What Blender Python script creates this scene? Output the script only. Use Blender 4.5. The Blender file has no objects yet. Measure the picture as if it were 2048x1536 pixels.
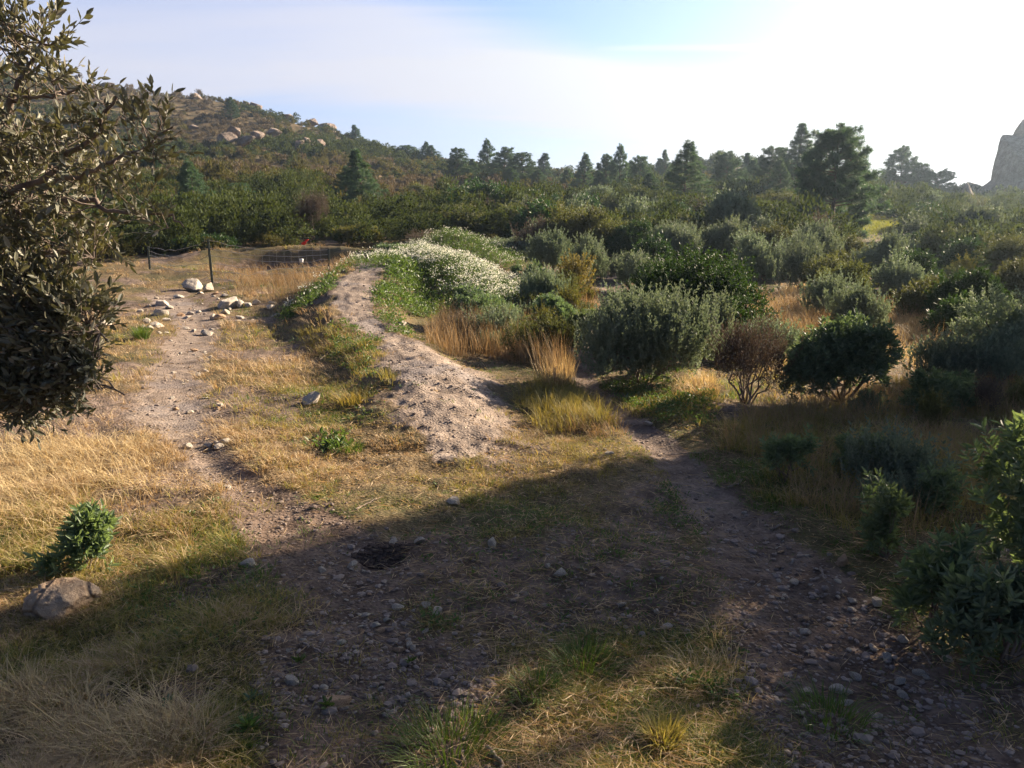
import bpy, math, random
import numpy as np
from mathutils import Vector, Matrix

PI = math.pi
R = math.radians
rng = np.random.default_rng(7)
random.seed(7)
SC = bpy.context.scene
COL = SC.collection

# ------------------------------------------------------------------ camera
EYE = 1.6
F = 1577.0                      # focal length in pixels of the 2048 px wide photograph
PITCH = math.atan((768 - 450) / F)
cam_d = bpy.data.cameras.new("camera")
cam = bpy.data.objects.new("camera", cam_d)
COL.objects.link(cam)
cam.location = (0, 0, EYE)
cam.rotation_euler = (PI / 2 - PITCH, 0, 0)
cam_d.sensor_width = 36
cam_d.lens = 36 * F / 2048
cam_d.clip_start = 0.05
cam_d.clip_end = 3000
SC.camera = cam

# ------------------------------------------------------------------ sun, sky, exposure
SUN_AZ = R(55)                  # to the right of the view
SUN_EL = R(23)
SUN_DIR = np.array([math.sin(SUN_AZ) * math.cos(SUN_EL), math.cos(SUN_AZ) * math.cos(SUN_EL), math.sin(SUN_EL)])
sun_d = bpy.data.lights.new("sun", 'SUN')
sun_d.energy = 5.0
sun_d.angle = R(0.5)
sun_d.color = (1.0, 0.82, 0.61)
sun = bpy.data.objects.new("sun", sun_d)
COL.objects.link(sun)
sun.rotation_euler = Vector(-SUN_DIR).to_track_quat('-Z', 'Y').to_euler()

SC.view_settings.view_transform = 'Standard'
SC.view_settings.look = 'None'
SC.view_settings.exposure = 1.9
SC.view_settings.gamma = 1.0
SC.view_settings.use_curve_mapping = False
cy = SC.cycles
cy.max_bounces = 6
cy.diffuse_bounces = 3
cy.glossy_bounces = 2
cy.transmission_bounces = 3
cy.transparent_max_bounces = 4
cy.volume_bounces = 0
cy.use_denoising = True
cy.denoiser = 'OPENIMAGEDENOISE'
cy.use_adaptive_sampling = True
cy.adaptive_threshold = 0.02
cy.sample_clamp_indirect = 6.0


class NT:
    """small helper for node trees"""
    def __init__(s, tree):
        s.t = tree
        s.n = tree.nodes
        s.l = tree.links

    def __call__(s, typ, ins=None, **props):
        n = s.n.new(typ)
        for k, v in props.items():
            setattr(n, k, v)
        for k, v in (ins or {}).items():
            sock = n.inputs[k]
            if isinstance(v, bpy.types.NodeSocket):
                s.l.new(v, sock)
            else:
                sock.default_value = v
        return n

    def math(s, op, a, b=None, c=None, clamp=False):
        n = s.n.new('ShaderNodeMath')
        n.operation = op
        n.use_clamp = clamp
        for i, v in enumerate((a, b, c)):
            if v is None:
                continue
            if isinstance(v, bpy.types.NodeSocket):
                s.l.new(v, n.inputs[i])
            else:
                n.inputs[i].default_value = v
        return n.outputs[0]

    def mix(s, fac, a, b, blend='MIX'):
        n = s.n.new('ShaderNodeMix')
        n.data_type = 'RGBA'
        n.blend_type = blend
        for sock, v in ((n.inputs[0], fac), (n.inputs[6], a), (n.inputs[7], b)):
            if isinstance(v, bpy.types.NodeSocket):
                s.l.new(v, sock)
            else:
                sock.default_value = v if not isinstance(v, tuple) or len(v) == 4 else (*v, 1)
        return n.outputs[2]

    def smooth(s, v, lo, hi, a=0.0, b=1.0):
        n = s.n.new('ShaderNodeMapRange')
        n.interpolation_type = 'SMOOTHSTEP'
        s.l.new(v, n.inputs[0])
        for i, x in enumerate((lo, hi, a, b)):
            n.inputs[i + 1].default_value = x
        return n.outputs[0]


world = bpy.data.worlds.new("World")
SC.world = world
world.use_nodes = True
w = NT(world.node_tree)
w.n.clear()
sky = w('ShaderNodeTexSky', sky_type='NISHITA', sun_disc=False, sun_elevation=SUN_EL, sun_rotation=SUN_AZ,
        air_density=1.0, dust_density=1.2, ozone_density=2.0, altitude=200)
tc = w('ShaderNodeTexCoord')
sep = w('ShaderNodeSeparateXYZ', {0: tc.outputs['Generated']})
dx, dy, dz = sep.outputs
az = w.math('ARCTAN2', dx, dy)
el = w.math('ARCSINE', dz)
# high cirrus projected on a plane far overhead
den = w.math('ADD', w.math('MAXIMUM', dz, 0.0), 0.12)
cu = w.math('DIVIDE', dx, den)
cv = w.math('DIVIDE', dy, den)
cvec = w('ShaderNodeCombineXYZ', {0: cu, 1: cv, 2: 0.0})
mp = w('ShaderNodeMapping', {'Vector': cvec.outputs[0], 'Rotation': (0, 0, R(-34)), 'Scale': (0.35, 1.5, 1)})
n1 = w('ShaderNodeTexNoise', {'Vector': mp.outputs[0], 'Scale': 1.1, 'Detail': 7, 'Roughness': 0.55, 'Distortion': 0.6})
n2 = w('ShaderNodeTexNoise', {'Vector': cvec.outputs[0], 'Scale': 0.8, 'Detail': 4, 'Roughness': 0.5})
wob = w.math('SUBTRACT', n1.outputs[0], 0.5)
wob2 = w.math('SUBTRACT', n2.outputs[0], 0.5)
# two clear gaps between the clouds: overhead to the right of the middle, and low over the ridge
def gap(a0, e0, ra, re, tilt):
    a = w.math('SUBTRACT', az, a0)
    e = w.math('SUBTRACT', el, e0)
    e = w.math('SUBTRACT', e, w.math('MULTIPLY', a, tilt))
    q = w.math('SQRT', w.math('ADD', w.math('POWER', w.math('DIVIDE', a, ra), 2.0), w.math('POWER', w.math('DIVIDE', e, re), 2.0)))
    q = w.math('ADD', q, w.math('MULTIPLY', wob, 1.3))
    return w.smooth(q, 0.55, 1.2, 1.0, 0.0)
g1 = gap(R(14.5), R(14.6), R(22), R(5.4), -0.13)
g2 = gap(R(-5), R(4.6), R(20), R(3.4), -0.10)
g3 = gap(R(-24), R(9), R(13), R(5), 0.0)
clear = w.math('MAXIMUM', g1, w.math('MULTIPLY', g2, 0.55))
clear = w.math('MAXIMUM', clear, w.math('MULTIPLY', g3, 0.15))
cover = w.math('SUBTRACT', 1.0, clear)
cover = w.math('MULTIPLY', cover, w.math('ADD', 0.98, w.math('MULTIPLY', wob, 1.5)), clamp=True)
# cloud veil kept ahead; unseen sky overhead and behind cleared to cut fill light
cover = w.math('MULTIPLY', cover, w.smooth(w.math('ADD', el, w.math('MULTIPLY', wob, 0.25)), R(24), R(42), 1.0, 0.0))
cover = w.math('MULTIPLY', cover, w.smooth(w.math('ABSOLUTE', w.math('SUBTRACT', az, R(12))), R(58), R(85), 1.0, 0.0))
# contrail
ct = w.math('ABSOLUTE', w.math('SUBTRACT', w.math('SUBTRACT', el, R(11.55)), w.math('MULTIPLY', w.math('POWER', w.math('SUBTRACT', az, R(6)), 2.0), -0.16)))
ctm = w.math('MULTIPLY', w.smooth(ct, R(0.04), R(0.32), 1.0, 0.0),
             w.math('MULTIPLY', w.smooth(az, R(2), R(9)), w.smooth(az, R(25), R(29), 1.0, 0.0)))
cover = w.math('MAXIMUM', cover, w.math('MULTIPLY', ctm, w.math('ADD', 0.55, w.math('MULTIPLY', wob2, 0.8))))
# clouds light up towards the sun
dot = w('ShaderNodeVectorMath', {0: tc.outputs['Generated'], 1: tuple(SUN_DIR)}, operation='DOT_PRODUCT').outputs['Value']
dot = w.math('MAXIMUM', dot, 0.0)
glow = w.math('ADD', w.math('MULTIPLY', w.math('POWER', dot, 7.0), 8.0), w.math('MULTIPLY', w.math('POWER', dot, 30.0), 6.0))
cl_b = w.math('MULTIPLY', w.math('ADD', 9.6, glow), 0.51)
cl_col = w.mix(w.smooth(dot, 0.35, 0.8), (0.89, 0.88, 1.0), (1.0, 0.985, 0.96))
cloud = w('ShaderNodeVectorMath', {0: cl_col, 'Scale': cl_b}, operation='SCALE')
ahead = w.math('MULTIPLY', w.smooth(el, R(18), R(40), 1.0, 0.0), w.smooth(w.math('ABSOLUTE', w.math('SUBTRACT', az, R(12))), R(50), R(85), 1.0, 0.0))  # clear sky dimmed more outside the view, which deepens the shade
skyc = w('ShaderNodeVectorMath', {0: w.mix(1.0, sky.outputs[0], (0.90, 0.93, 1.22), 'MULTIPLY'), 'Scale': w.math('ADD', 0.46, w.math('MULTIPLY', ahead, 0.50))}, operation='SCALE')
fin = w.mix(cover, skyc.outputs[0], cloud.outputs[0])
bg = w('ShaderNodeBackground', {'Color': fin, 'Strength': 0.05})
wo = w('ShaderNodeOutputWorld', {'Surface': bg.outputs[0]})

# ------------------------------------------------------------------ pixel and terrain helpers
CP, SP = math.cos(PITCH), math.sin(PITCH)


def ray(px, py):
    x = (px - 1024) / F
    y = (768 - py) / F
    return np.array([x, CP + y * SP, -SP + y * CP])


def at(px, py, D):
    d = ray(px, py)
    return np.array([0, 0, EYE]) + d * (D / d[1])


def hsh(xi, yi, s):
    v = np.sin(xi * 127.1 + yi * 311.7 + s * 74.7) * 43758.5453
    return v - np.floor(v)


def vn(x, y, s=0):
    xi, yi = np.floor(x), np.floor(y)
    fx, fy = x - xi, y - yi
    fx, fy = fx * fx * (3 - 2 * fx), fy * fy * (3 - 2 * fy)
    a, b = hsh(xi, yi, s), hsh(xi + 1, yi, s)
    c, d = hsh(xi, yi + 1, s), hsh(xi + 1, yi + 1, s)
    return (a * (1 - fx) + b * fx) * (1 - fy) + (c * (1 - fx) + d * fx) * fy


def fbm(x, y, s=0, o=4):
    v, amp, t = 0, 1, 0
    for i in range(o):
        v = v + amp * vn(x * 2 ** i, y * 2 ** i, s + i * 3)
        t += amp
        amp *= 0.5
    return v / t


def sstep(a, b, x):
    t = np.clip((x - a) / (b - a), 0, 1)
    return t * t * (3 - 2 * t)


# terrain control points: (pixel x, pixel y, distance) of bare ground as read from the photograph
CTRL = []
for az_ in (-175, -140, -105, -75, -52, -30, -10, 12, 32, 52, 75, 105, 140, 175):
    for r_ in (1.2, 3.0, 7.0, 12.0):
        CTRL.append((math.sin(R(az_)) * r_, math.cos(R(az_)) * r_, 0.0))
for az_ in (-175, -130, -90, 95, 135, 175):
    for r_ in (40, 120, 300, 700):
        CTRL.append((math.sin(R(az_)) * r_, math.cos(R(az_)) * r_, 0.0 if az_ > 0 else 1.5))
for (px, py, D) in [
    # 20 m ring
    (-500, 552, 20), (100, 560, 20), (400, 564, 20), (800, 558, 20), (1100, 560, 20), (1400, 560, 20), (1700, 566, 20), (2000, 575, 20), (2600, 585, 20),
    # foot of the slope
    (-500, 480, 32), (100, 482, 32), (350, 480, 32), (620, 478, 32), (900, 478, 32), (1200, 484, 32), (1450, 486, 32), (1650, 490, 32), (1900, 502, 32), (2600, 520, 32),
    # lower slope
    (-500, 410, 46), (0, 418, 46), (300, 424, 46), (600, 436, 46), (900, 440, 46), (1200, 444, 46), (1500, 450, 46), (1650, 450, 44), (1745, 440, 46), (1850, 450, 48), (1950, 464, 46), (2600, 490, 46),
    (0, 345, 75), (300, 345, 75), (600, 362, 75), (900, 390, 75), (1200, 404, 75), (1500, 404, 75), (1780, 412, 75), (2000, 418, 75), (2600, 440, 75),
    # upper slope
    (-600, 230, 120), (0, 250, 120), (300, 270, 120), (560, 290, 120), (760, 325, 120), (900, 350, 120), (1100, 368, 115), (1300, 366, 115), (1450, 346, 115), (1600, 362, 110),
    (1760, 392, 105), (1900, 408, 105), (2020, 405, 105), (2600, 380, 110),
    # crest
    (-600, 130, 170), (-100, 142, 170), (100, 150, 165), (200, 172, 160), (330, 196, 155), (420, 208, 155), (520, 232, 152), (640, 264, 150), (720, 294, 148), (850, 328, 145), (1000, 350, 140),
    (1130, 362, 140), (1300, 356, 140), (1440, 338, 140), (1560, 350, 140), (1700, 390, 135),
]:
    CTRL.append(tuple(at(px, py, D)))
for (px, D, z) in [(-600, 230, 42), (0, 230, 26), (300, 230, 18), (600, 230, 10), (900, 230, 4), (1200, 230, 2), (1500, 230, 2), (1800, 230, -2), (2100, 230, -2), (2700, 230, 0),
                   (-600, 600, 0), (0, 600, -5), (600, 600, -8), (1200, 600, -8), (1800, 600, -8), (2600, 600, -6)]:
    CTRL.append(((px - 1024) / F * D, D, z))
CTRL = np.array(CTRL)


def uv_of(x, y):
    r = np.hypot(x, y)
    return np.stack([np.arctan2(x, y) * 1.6, np.log(np.maximum(r, 0.6))], -1)


_cuv = uv_of(CTRL[:, 0], CTRL[:, 1])


def _phi(d2):
    return np.where(d2 > 1e-12, 0.5 * d2 * np.log(np.maximum(d2, 1e-12)), 0)


_d2 = ((_cuv[:, None] - _cuv[None]) ** 2).sum(-1)
_n = len(CTRL)
_A = np.zeros((_n + 3, _n + 3))
_A[:_n, :_n] = _phi(_d2) + np.eye(_n) * 1e-4
_A[:_n, _n] = 1
_A[:_n, _n + 1:] = _cuv
_A[_n:, :_n] = _A[:_n, _n:].T
_w = np.linalg.solve(_A, np.concatenate([CTRL[:, 2], np.zeros(3)]))


def base_h(x, y):
    uv = uv_of(x, y)
    out = np.empty(len(uv))
    for i in range(0, len(uv), 20000):
        q = uv[i:i + 20000]
        out[i:i + 20000] = _phi(((q[:, None] - _cuv[None]) ** 2).sum(-1)) @ _w[:_n] + _w[_n] + q @ _w[_n + 1:]
    return out


def seg_dist(x, y, pts, vals):
    """distance to a polyline and the value interpolated along it"""
    best = np.full(len(x), 1e9)
    val = np.zeros(len(x))
    side = np.zeros(len(x))
    for (a, b, va, vb) in zip(pts[:-1], pts[1:], vals[:-1], vals[1:]):
        ax, ay = a[0], a[1]
        ex, ey = b[0] - ax, b[1] - ay
        L = ex * ex + ey * ey
        t = np.clip(((x - ax) * ex + (y - ay) * ey) / L, 0, 1)
        d = np.hypot(x - ax - t * ex, y - ay - t * ey)
        s = np.sign(ex * (y - ay) - ey * (x - ax))
        m = d < best
        best = np.where(m, d, best)
        val = np.where(m, va + (vb - va) * t, val)
        side = np.where(m, s, side)
    return best, val, side


def flat(px, py, z=0.0):
    d = ray(px, py)
    t = (z - EYE) / d[2]
    return (d[0] * t, d[1] * t)


# the long earth mound with the worn crest (two bumps), and the flowery one behind it
M1 = [at(870, 905, 5.45), at(880, 850, 5.95), at(878, 800, 6.5), at(850, 740, 7.6), at(800, 690, 9.0), at(745, 655, 10.4), at(705, 605, 12.4), at(715, 565, 14.6), at(742, 532, 17.2), at(752, 530, 18.8)]
M1H = [0.0, 0.10, 0.17, 0.22, 0.22, 0.16, 0.36, 0.52, 0.70, 0.45]
M1W = [0.35, 0.5, 0.55, 0.58, 0.6, 0.62, 0.8, 0.95, 1.1, 1.0]
M1D = [0.22, 0.46, 0.56, 0.50, 0.42, 0.12, 0.30, 0.28, 0.36, 0.26]
M2 = [at(770, 530, 17.4), at(835, 524, 18.6), at(890, 540, 17.6), at(950, 570, 16.2), at(1010, 600, 14.8)]
M2H = [0.5, 0.72, 0.66, 0.45, 0.12]
M3 = [at(830, 510, 22.5), at(905, 496, 24), at(985, 520, 22)]
M3H = [0.35, 0.8, 0.25]
# worn tracks on the ground
T1 = [flat(*p) for p in [(800, 1600), (760, 1480), (740, 1300), (700, 1180), (640, 1080), (560, 1020), (470, 960), (400, 900), (350, 830), (345, 760), (370, 700), (400, 660), (380, 620), (330, 600)]]
T1W = [0.36, 0.36, 0.36, 0.34, 0.30, 0.26, 0.16, 0.18, 0.30, 0.33, 0.33, 0.33, 0.40, 0.45]
T2 = [flat(*p) for p in [(1900, 1620), (1800, 1480), (1700, 1330), (1600, 1180), (1510, 1085), (1430, 1010), (1370, 930), (1300, 870), (1240, 830), (1190, 790), (1165, 740), (1190, 690), (1215, 640), (1225, 570)]]
T2W = [0.42, 0.42, 0.40, 0.33, 0.25, 0.16, 0.17, 0.17, 0.14, 0.12, 0.15, 0.2, 0.25, 0.3]
PIT = at(545, 545, 23.8)


def H(x, y):
    x = np.asarray(x, float).ravel()
    y = np.asarray(y, float).ravel()
    r = np.hypot(x, y)
    z = base_h(x, y)
    near = r < 40
    xn, yn = x[near], y[near]
    if near.any():
        d, h, s = seg_dist(xn, yn, M1, M1H)
        _, wd, _ = seg_dist(xn, yn, M1, M1W)
        d = d + (fbm(xn * 1.3, yn * 1.3, 31) - 0.5) * 0.35
        top = np.clip((d - wd * 0.35) / (wd * 1.15), 0, 1)
        z1 = h * (1 - top * top * (3 - 2 * top))
        d2, h2, _ = seg_dist(xn, yn, M2, M2H)
        z2 = h2 * np.exp(-(np.maximum(d2 - 0.1, 0) / 0.95) ** 2)
        d3, h3, _ = seg_dist(xn, yn, M3, M3H)
        z3 = h3 * np.exp(-(d3 / 1.5) ** 2)
        dp = np.hypot((xn - PIT[0]) / 2.2, (yn - PIT[1]) / 1.7)
        zp = -0.55 * (1 - sstep(0.55, 1.1, dp)) + 0.22 * np.exp(-((dp - 1.3) / 0.35) ** 2) * sstep(0.1, 0.8, (yn - PIT[1]) / 1.7) + 0.06 * np.exp(-((dp - 1.35) / 0.3) ** 2)
        dt1, tw1, _ = seg_dist(xn, yn, T1, T1W)
        dt2, tw2, _ = seg_dist(xn, yn, T2, T2W)
        zt = -0.035 * np.exp(-(dt1 / tw1) ** 2) - 0.06 * np.exp(-(dt2 / (tw2 * 1.2)) ** 2)
        # little hole dug in the track
        hx, hy = flat(765, 1112)
        zt = zt - 0.05 * np.exp(-(np.hypot((xn - hx) / 0.12, (yn - hy) / 0.10)) ** 4)
        bump = (fbm(xn * 1.1, yn * 1.1, 5) - 0.5) * 0.14 + (fbm(xn * 5, yn * 5, 9, 3) - 0.5) * 0.05 + (vn(xn * 22, yn * 22, 3) - 0.5) * 0.012
        rugged = np.exp(-(d / (wd * 1.3)) ** 2)
        bump = bump + rugged * ((fbm(xn * 3.2, yn * 3.2, 15, 4) - 0.5) * 0.11 + (vn(xn * 13 + 2 * vn(xn * 4, yn * 4, 18), yn * 17, 16) - 0.5) * 0.014)
        bump *= 1 - 0.6 * np.exp(-(dt1 / tw1) ** 2) - 0.3 * np.exp(-(dt2 / tw2) ** 2)
        z[near] += np.maximum(np.maximum(z1, z2), z3) + zp + zt + bump
    farm = sstep(25, 60, r)
    z = z + farm * ((fbm(x * 0.06, y * 0.06, 21) - 0.5) * 3.0 + (fbm(x * 0.3, y * 0.3, 23) - 0.5) * 0.8) * sstep(0, 100, r)
    return z


def dirt_mask(x, y):
    """0 grown over .. 1 bare trodden earth"""
    x = np.asarray(x, float).ravel()
    y = np.asarray(y, float).ravel()
    wob = (fbm(x * 2.2, y * 2.2, 41) - 0.5) * 0.45 + (fbm(x * 9, y * 9, 43, 3) - 0.5) * 0.22
    d1, w1, _ = seg_dist(x, y, T1, T1W)
    d2, w2, _ = seg_dist(x, y, T2, T2W)
    m1, wm, sd = seg_dist(x, y, M1, M1D)
    m1 = m1 + np.where(sd < 0, -0.10, 0.22) * sstep(4, 6, y) * sstep(11, 9, y)
    a = sstep(1.25, 0.65, d1 / w1 + wob * 2.6) * 0.95
    b = sstep(1.25, 0.75, d2 / w2 + wob * 0.9)
    c = sstep(1.5, 0.65, m1 / wm + wob * 2.6)
    dp = np.hypot((x - PIT[0]) / 2.2, (y - PIT[1]) / 1.7)
    e = sstep(1.0, 0.8, dp + wob * 0.4)
    return np.clip(np.maximum(np.maximum(a, b), np.maximum(c, e)), 0, 1), a, b, c


def on(px, D):
    """point on the ground at distance D in the pixel column px"""
    x = (px - 1024) / F
    for _ in range(6):
        X = x * D
    # columns of a pitched camera lean a little: one correction with the ground height
    z = float(H([X], [D])[0])
    for _ in range(3):
        depth = D * CP - (z - EYE) * SP
        X = x * depth
        z = float(H([X], [D])[0])
    return np.array([X, D, z])


def gp(px, py, dmax=60.0):
    """where the line of sight through a pixel meets the ground"""
    d = ray(px, py)
    D = np.geomspace(1.5, dmax, 700)
    P = np.array([0, 0, EYE])[None] + d[None] * (D / d[1])[:, None]
    hz = H(P[:, 0], P[:, 1])
    k = np.argmax(P[:, 2] < hz)
    if P[k, 2] >= hz[k]:
        k = len(D) - 1
    a, b = P[max(k - 1, 0)], P[k]
    for _ in range(12):
        m = (a + b) / 2
        if m[2] < H([m[0]], [m[1]])[0]:
            b = m
        else:
            a = m
    return b


# ------------------------------------------------------------------ mesh and scene helpers
def mesh_np(name, V, Fc, mats=(), smooth=False, attrs=None, mat_idx=None):
    me = bpy.data.meshes.new(name)
    V = np.asarray(V, np.float32)
    Fc = np.asarray(Fc, np.int32)
    nf, k = Fc.shape
    me.vertices.add(len(V))
    me.vertices.foreach_set('co', V.ravel())
    me.loops.add(nf * k)
    me.loops.foreach_set('vertex_index', Fc.ravel())
    me.polygons.add(nf)
    me.polygons.foreach_set('loop_start', np.arange(0, nf * k, k, dtype=np.int32))
    try:
        me.polygons.foreach_set('loop_total', np.full(nf, k, np.int32))
    except Exception:
        pass
    for m in mats:
        me.materials.append(m)
    if mat_idx is not None:
        me.polygons.foreach_set('material_index', np.asarray(mat_idx, np.int32))
    me.polygons.foreach_set('use_smooth', np.full(nf, bool(smooth)))
    for an, av in (attrs or {}).items():
        a = me.attributes.new(an, 'FLOAT', 'POINT')
        a.data.foreach_set('value', np.asarray(av, np.float32))
    me.update(calc_edges=True)
    return me


def obj(name, me, parent=None, loc=None):
    o = bpy.data.objects.new(name, me)
    COL.objects.link(o)
    if parent is not None:
        o.parent = parent
    if loc is not None:
        o.location = tuple(float(v) for v in loc)
    return o


def tag(o, label=None, cat=None, group=None, kind=None):
    for k, v in (('label', label), ('category', cat), ('group', group), ('kind', kind)):
        if v:
            o[k] = v
    return o


def empty(name, loc, rz=0.0, s=(1, 1, 1)):
    o = bpy.data.objects.new(name, None)
    COL.objects.link(o)
    o.location = tuple(float(v) for v in loc)
    o.rotation_euler = (0, 0, rz)
    o.scale = s
    o.empty_display_size = 0.1
    return o


def copy_thing(src, loc, rz, s, label, group=None):
    c = src.copy()
    COL.objects.link(c)
    c.location = tuple(float(v) for v in loc)
    c.rotation_euler = (0, 0, rz)
    c.scale = s
    for ch in src.children:
        d = ch.copy()
        COL.objects.link(d)
        d.parent = c
    c['label'] = label
    if group:
        c['group'] = group
    elif 'group' in c:
        del c['group']
    return c


def nrm(v):
    return v / np.maximum(np.linalg.norm(v, axis=-1, keepdims=True), 1e-9)


def rdir(n):
    return nrm(rng.normal(size=(n, 3)))


def cat(parts):
    """join (V, F, tint) pieces that have faces of one size"""
    Vs, Fs, Ts, o = [], [], [], 0
    for V, Fc, T in parts:
        Vs.append(V)
        Fs.append(Fc + o)
        Ts.append(T)
        o += len(V)
    return np.concatenate(Vs), np.concatenate(Fs), np.concatenate(Ts)


def leaves(P, d, L, W, fold=0.25, curl=0.0, tint=None):
    """folded lance shaped leaves: base points P, directions d; returns V, F(quads), tint"""
    n = len(P)
    d = nrm(d)
    s = nrm(np.cross(d, rdir(n)))
    nn = np.cross(s, d)
    L = np.broadcast_to(np.asarray(L, float), (n,))[:, None]
    W = np.broadcast_to(np.asarray(W, float), (n,))[:, None]
    V = np.empty((n, 6, 3))
    V[:, 0] = P
    V[:, 1] = P + d * L * .36 + s * W * .5 + nn * W * fold
    V[:, 2] = P + d * L * .74 + s * W * .36 + nn * (W * fold * .7 - curl * L * .5)
    V[:, 3] = P + d * L - nn * curl * L
    V[:, 4] = P + d * L * .74 - s * W * .36 + nn * (W * fold * .7 - curl * L * .5)
    V[:, 5] = P + d * L * .36 - s * W * .5 + nn * W * fold
    b = (np.arange(n) * 6)[:, None]
    Fc = np.concatenate([b + np.array([[0, 1, 2, 3]]), b + np.array([[0, 3, 4, 5]])], 1).reshape(-1, 4)
    t = rng.random(n) if tint is None else tint
    return V.reshape(-1, 3), Fc, np.repeat(t, 6)


def cards(P, d, L, W, tint=None):
    """one diamond per leaf, for plants farther away"""
    n = len(P)
    d = nrm(d)
    s = nrm(np.cross(d, rdir(n)))
    L = np.broadcast_to(np.asarray(L, float), (n,))[:, None]
    W = np.broadcast_to(np.asarray(W, float), (n,))[:, None]
    V = np.empty((n, 4, 3))
    V[:, 0] = P
    V[:, 1] = P + d * L * .5 + s * W * .5
    V[:, 2] = P + d * L
    V[:, 3] = P + d * L * .5 - s * W * .5
    Fc = (np.arange(n) * 4)[:, None] + np.arange(4)[None]
    t = rng.random(n) if tint is None else tint
    return V.reshape(-1, 3), Fc, np.repeat(t, 4)


def blades(P, out, L, W, curve, tint=None, seg=3):
    """grass blades: base P, horizontal lean direction out, length, width, curve 0..1"""
    n = len(P)
    L = np.broadcast_to(np.asarray(L, float), (n,))[:, None]
    W = np.broadcast_to(np.asarray(W, float), (n,))[:, None]
    c = np.broadcast_to(np.asarray(curve, float), (n,))[:, None]
    side = nrm(np.cross(out, np.array([0, 0, 1.0])) + rng.normal(size=(n, 3)) * 0.25)
    up = np.array([0, 0, 1.0])
    V = np.empty((n, (seg + 1) * 2, 3))
    for k in range(seg + 1):
        t = k / seg
        p = P + up * L * (t - 0.55 * c * t * t) + out * L * (0.15 * t + c * t * t * 0.95)
        ww = W * (1 - 0.92 * t ** 1.6) * 0.5
        V[:, 2 * k] = p - side * ww
        V[:, 2 * k + 1] = p + side * ww
    b = (np.arange(n) * (seg + 1) * 2)[:, None]
    Fc = np.concatenate([b + np.array([[2 * k, 2 * k + 1, 2 * k + 3, 2 * k + 2]]) for k in range(seg)], 1).reshape(-1, 4)
    t = rng.random(n) if tint is None else tint
    return V.reshape(-1, 3), Fc, np.repeat(t, (seg + 1) * 2)


def tube(pts, rad, sides=6):
    pts = np.asarray(pts, float)
    rad = np.broadcast_to(np.asarray(rad, float), (len(pts),))
    t = nrm(np.gradient(pts, axis=0))
    ref = np.array([0.31, 0.27, 0.91]) if abs(t[0, 2]) < 0.9 else np.array([1.0, 0.1, 0])
    a = nrm(np.cross(t, ref[None]))
    b = np.cross(t, a)
    ang = np.linspace(0, 2 * PI, sides, endpoint=False)
    V = pts[:, None] + rad[:, None, None] * (a[:, None] * np.cos(ang)[None, :, None] + b[:, None] * np.sin(ang)[None, :, None])
    k = len(pts)
    i = np.arange(k - 1)[:, None] * sides
    j = np.arange(sides)[None]
    jn = (j + 1) % sides
    Fc = np.stack([i + j, i + jn, i + sides + jn, i + sides + j], -1).reshape(-1, 4)
    V = V.reshape(-1, 3)
    return V, Fc, np.full(len(V), rng.random())


def wander(a, b, n=6, amp=0.08, sag=0.0):
    a, b = np.asarray(a, float), np.asarray(b, float)
    t = np.linspace(0, 1, n)[:, None]
    L = np.linalg.norm(b - a)
    p = a + (b - a) * t
    off = rng.normal(size=(n, 3)) * amp * L
    off[0] = 0
    off[-1] = 0
    p = p + off * np.sin(t * PI)
    p[:, 2] += (np.sin(t[:, 0] * PI)) * sag * L
    return p


# ------------------------------------------------------------------ materials
def leaf_mat(name, c0, c1, trans=0.35, rough=0.55, spec=0.35, c2=None, warm=(1.25, 1.25, 0.55)):
    m = bpy.data.materials.new(name)
    m.use_nodes = True
    t = NT(m.node_tree)
    t.n.clear()
    at_ = t('ShaderNodeAttribute', attribute_name='tint')
    oi = t('ShaderNodeObjectInfo')
    v = t.math('FRACT', t.math('ADD', at_.outputs['Fac'], 0.0))
    col = t.mix(v, c0, c1)
    if c2:
        col = t.mix(t.smooth(v, 0.86, 0.97), col, c2)
    # each plant a slightly different green
    hs = t('ShaderNodeHueSaturation', {'Hue': t.math('ADD', 0.488, t.math('MULTIPLY', oi.outputs['Random'], 0.024)),
                                       'Saturation': 1.0, 'Value': t.math('ADD', 0.82, t.math('MULTIPLY', oi.outputs['Random'], 0.36)), 'Color': col})
    p = t('ShaderNodeBsdfPrincipled', {'Base Color': hs.outputs[0], 'Roughness': rough, 'Specular IOR Level': spec})
    tr = t('ShaderNodeBsdfTranslucent', {'Color': t.mix(1.0, hs.outputs[0], warm, 'MULTIPLY')})
    mx = t('ShaderNodeMixShader', {0: trans, 1: p.outputs[0], 2: tr.outputs[0]})
    t('ShaderNodeOutputMaterial', {'Surface': mx.outputs[0]})
    return m


def bark_mat(name, c0, c1, scale=30):
    m = bpy.data.materials.new(name)
    m.use_nodes = True
    t = NT(m.node_tree)
    p = t.n['Principled BSDF']
    tcn = t('ShaderNodeTexCoord')
    mpn = t('ShaderNodeMapping', {'Vector': tcn.outputs['Object'], 'Scale': (1, 1, 0.25)})
    nz = t('ShaderNodeTexNoise', {'Vector': mpn.outputs[0], 'Scale': scale, 'Detail': 5, 'Roughness': 0.65})
    t.l.new(t.mix(t.smooth(nz.outputs[0], 0.3, 0.7), c0, c1), p.inputs['Base Color'])
    p.inputs['Roughness'].default_value = 0.9
    p.inputs['Specular IOR Level'].default_value = 0.2
    bm = t('ShaderNodeBump', {'Strength': 0.6, 'Distance': 0.01, 'Height': nz.outputs[0]})
    t.l.new(bm.outputs[0], p.inputs['Normal'])
    return m


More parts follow.
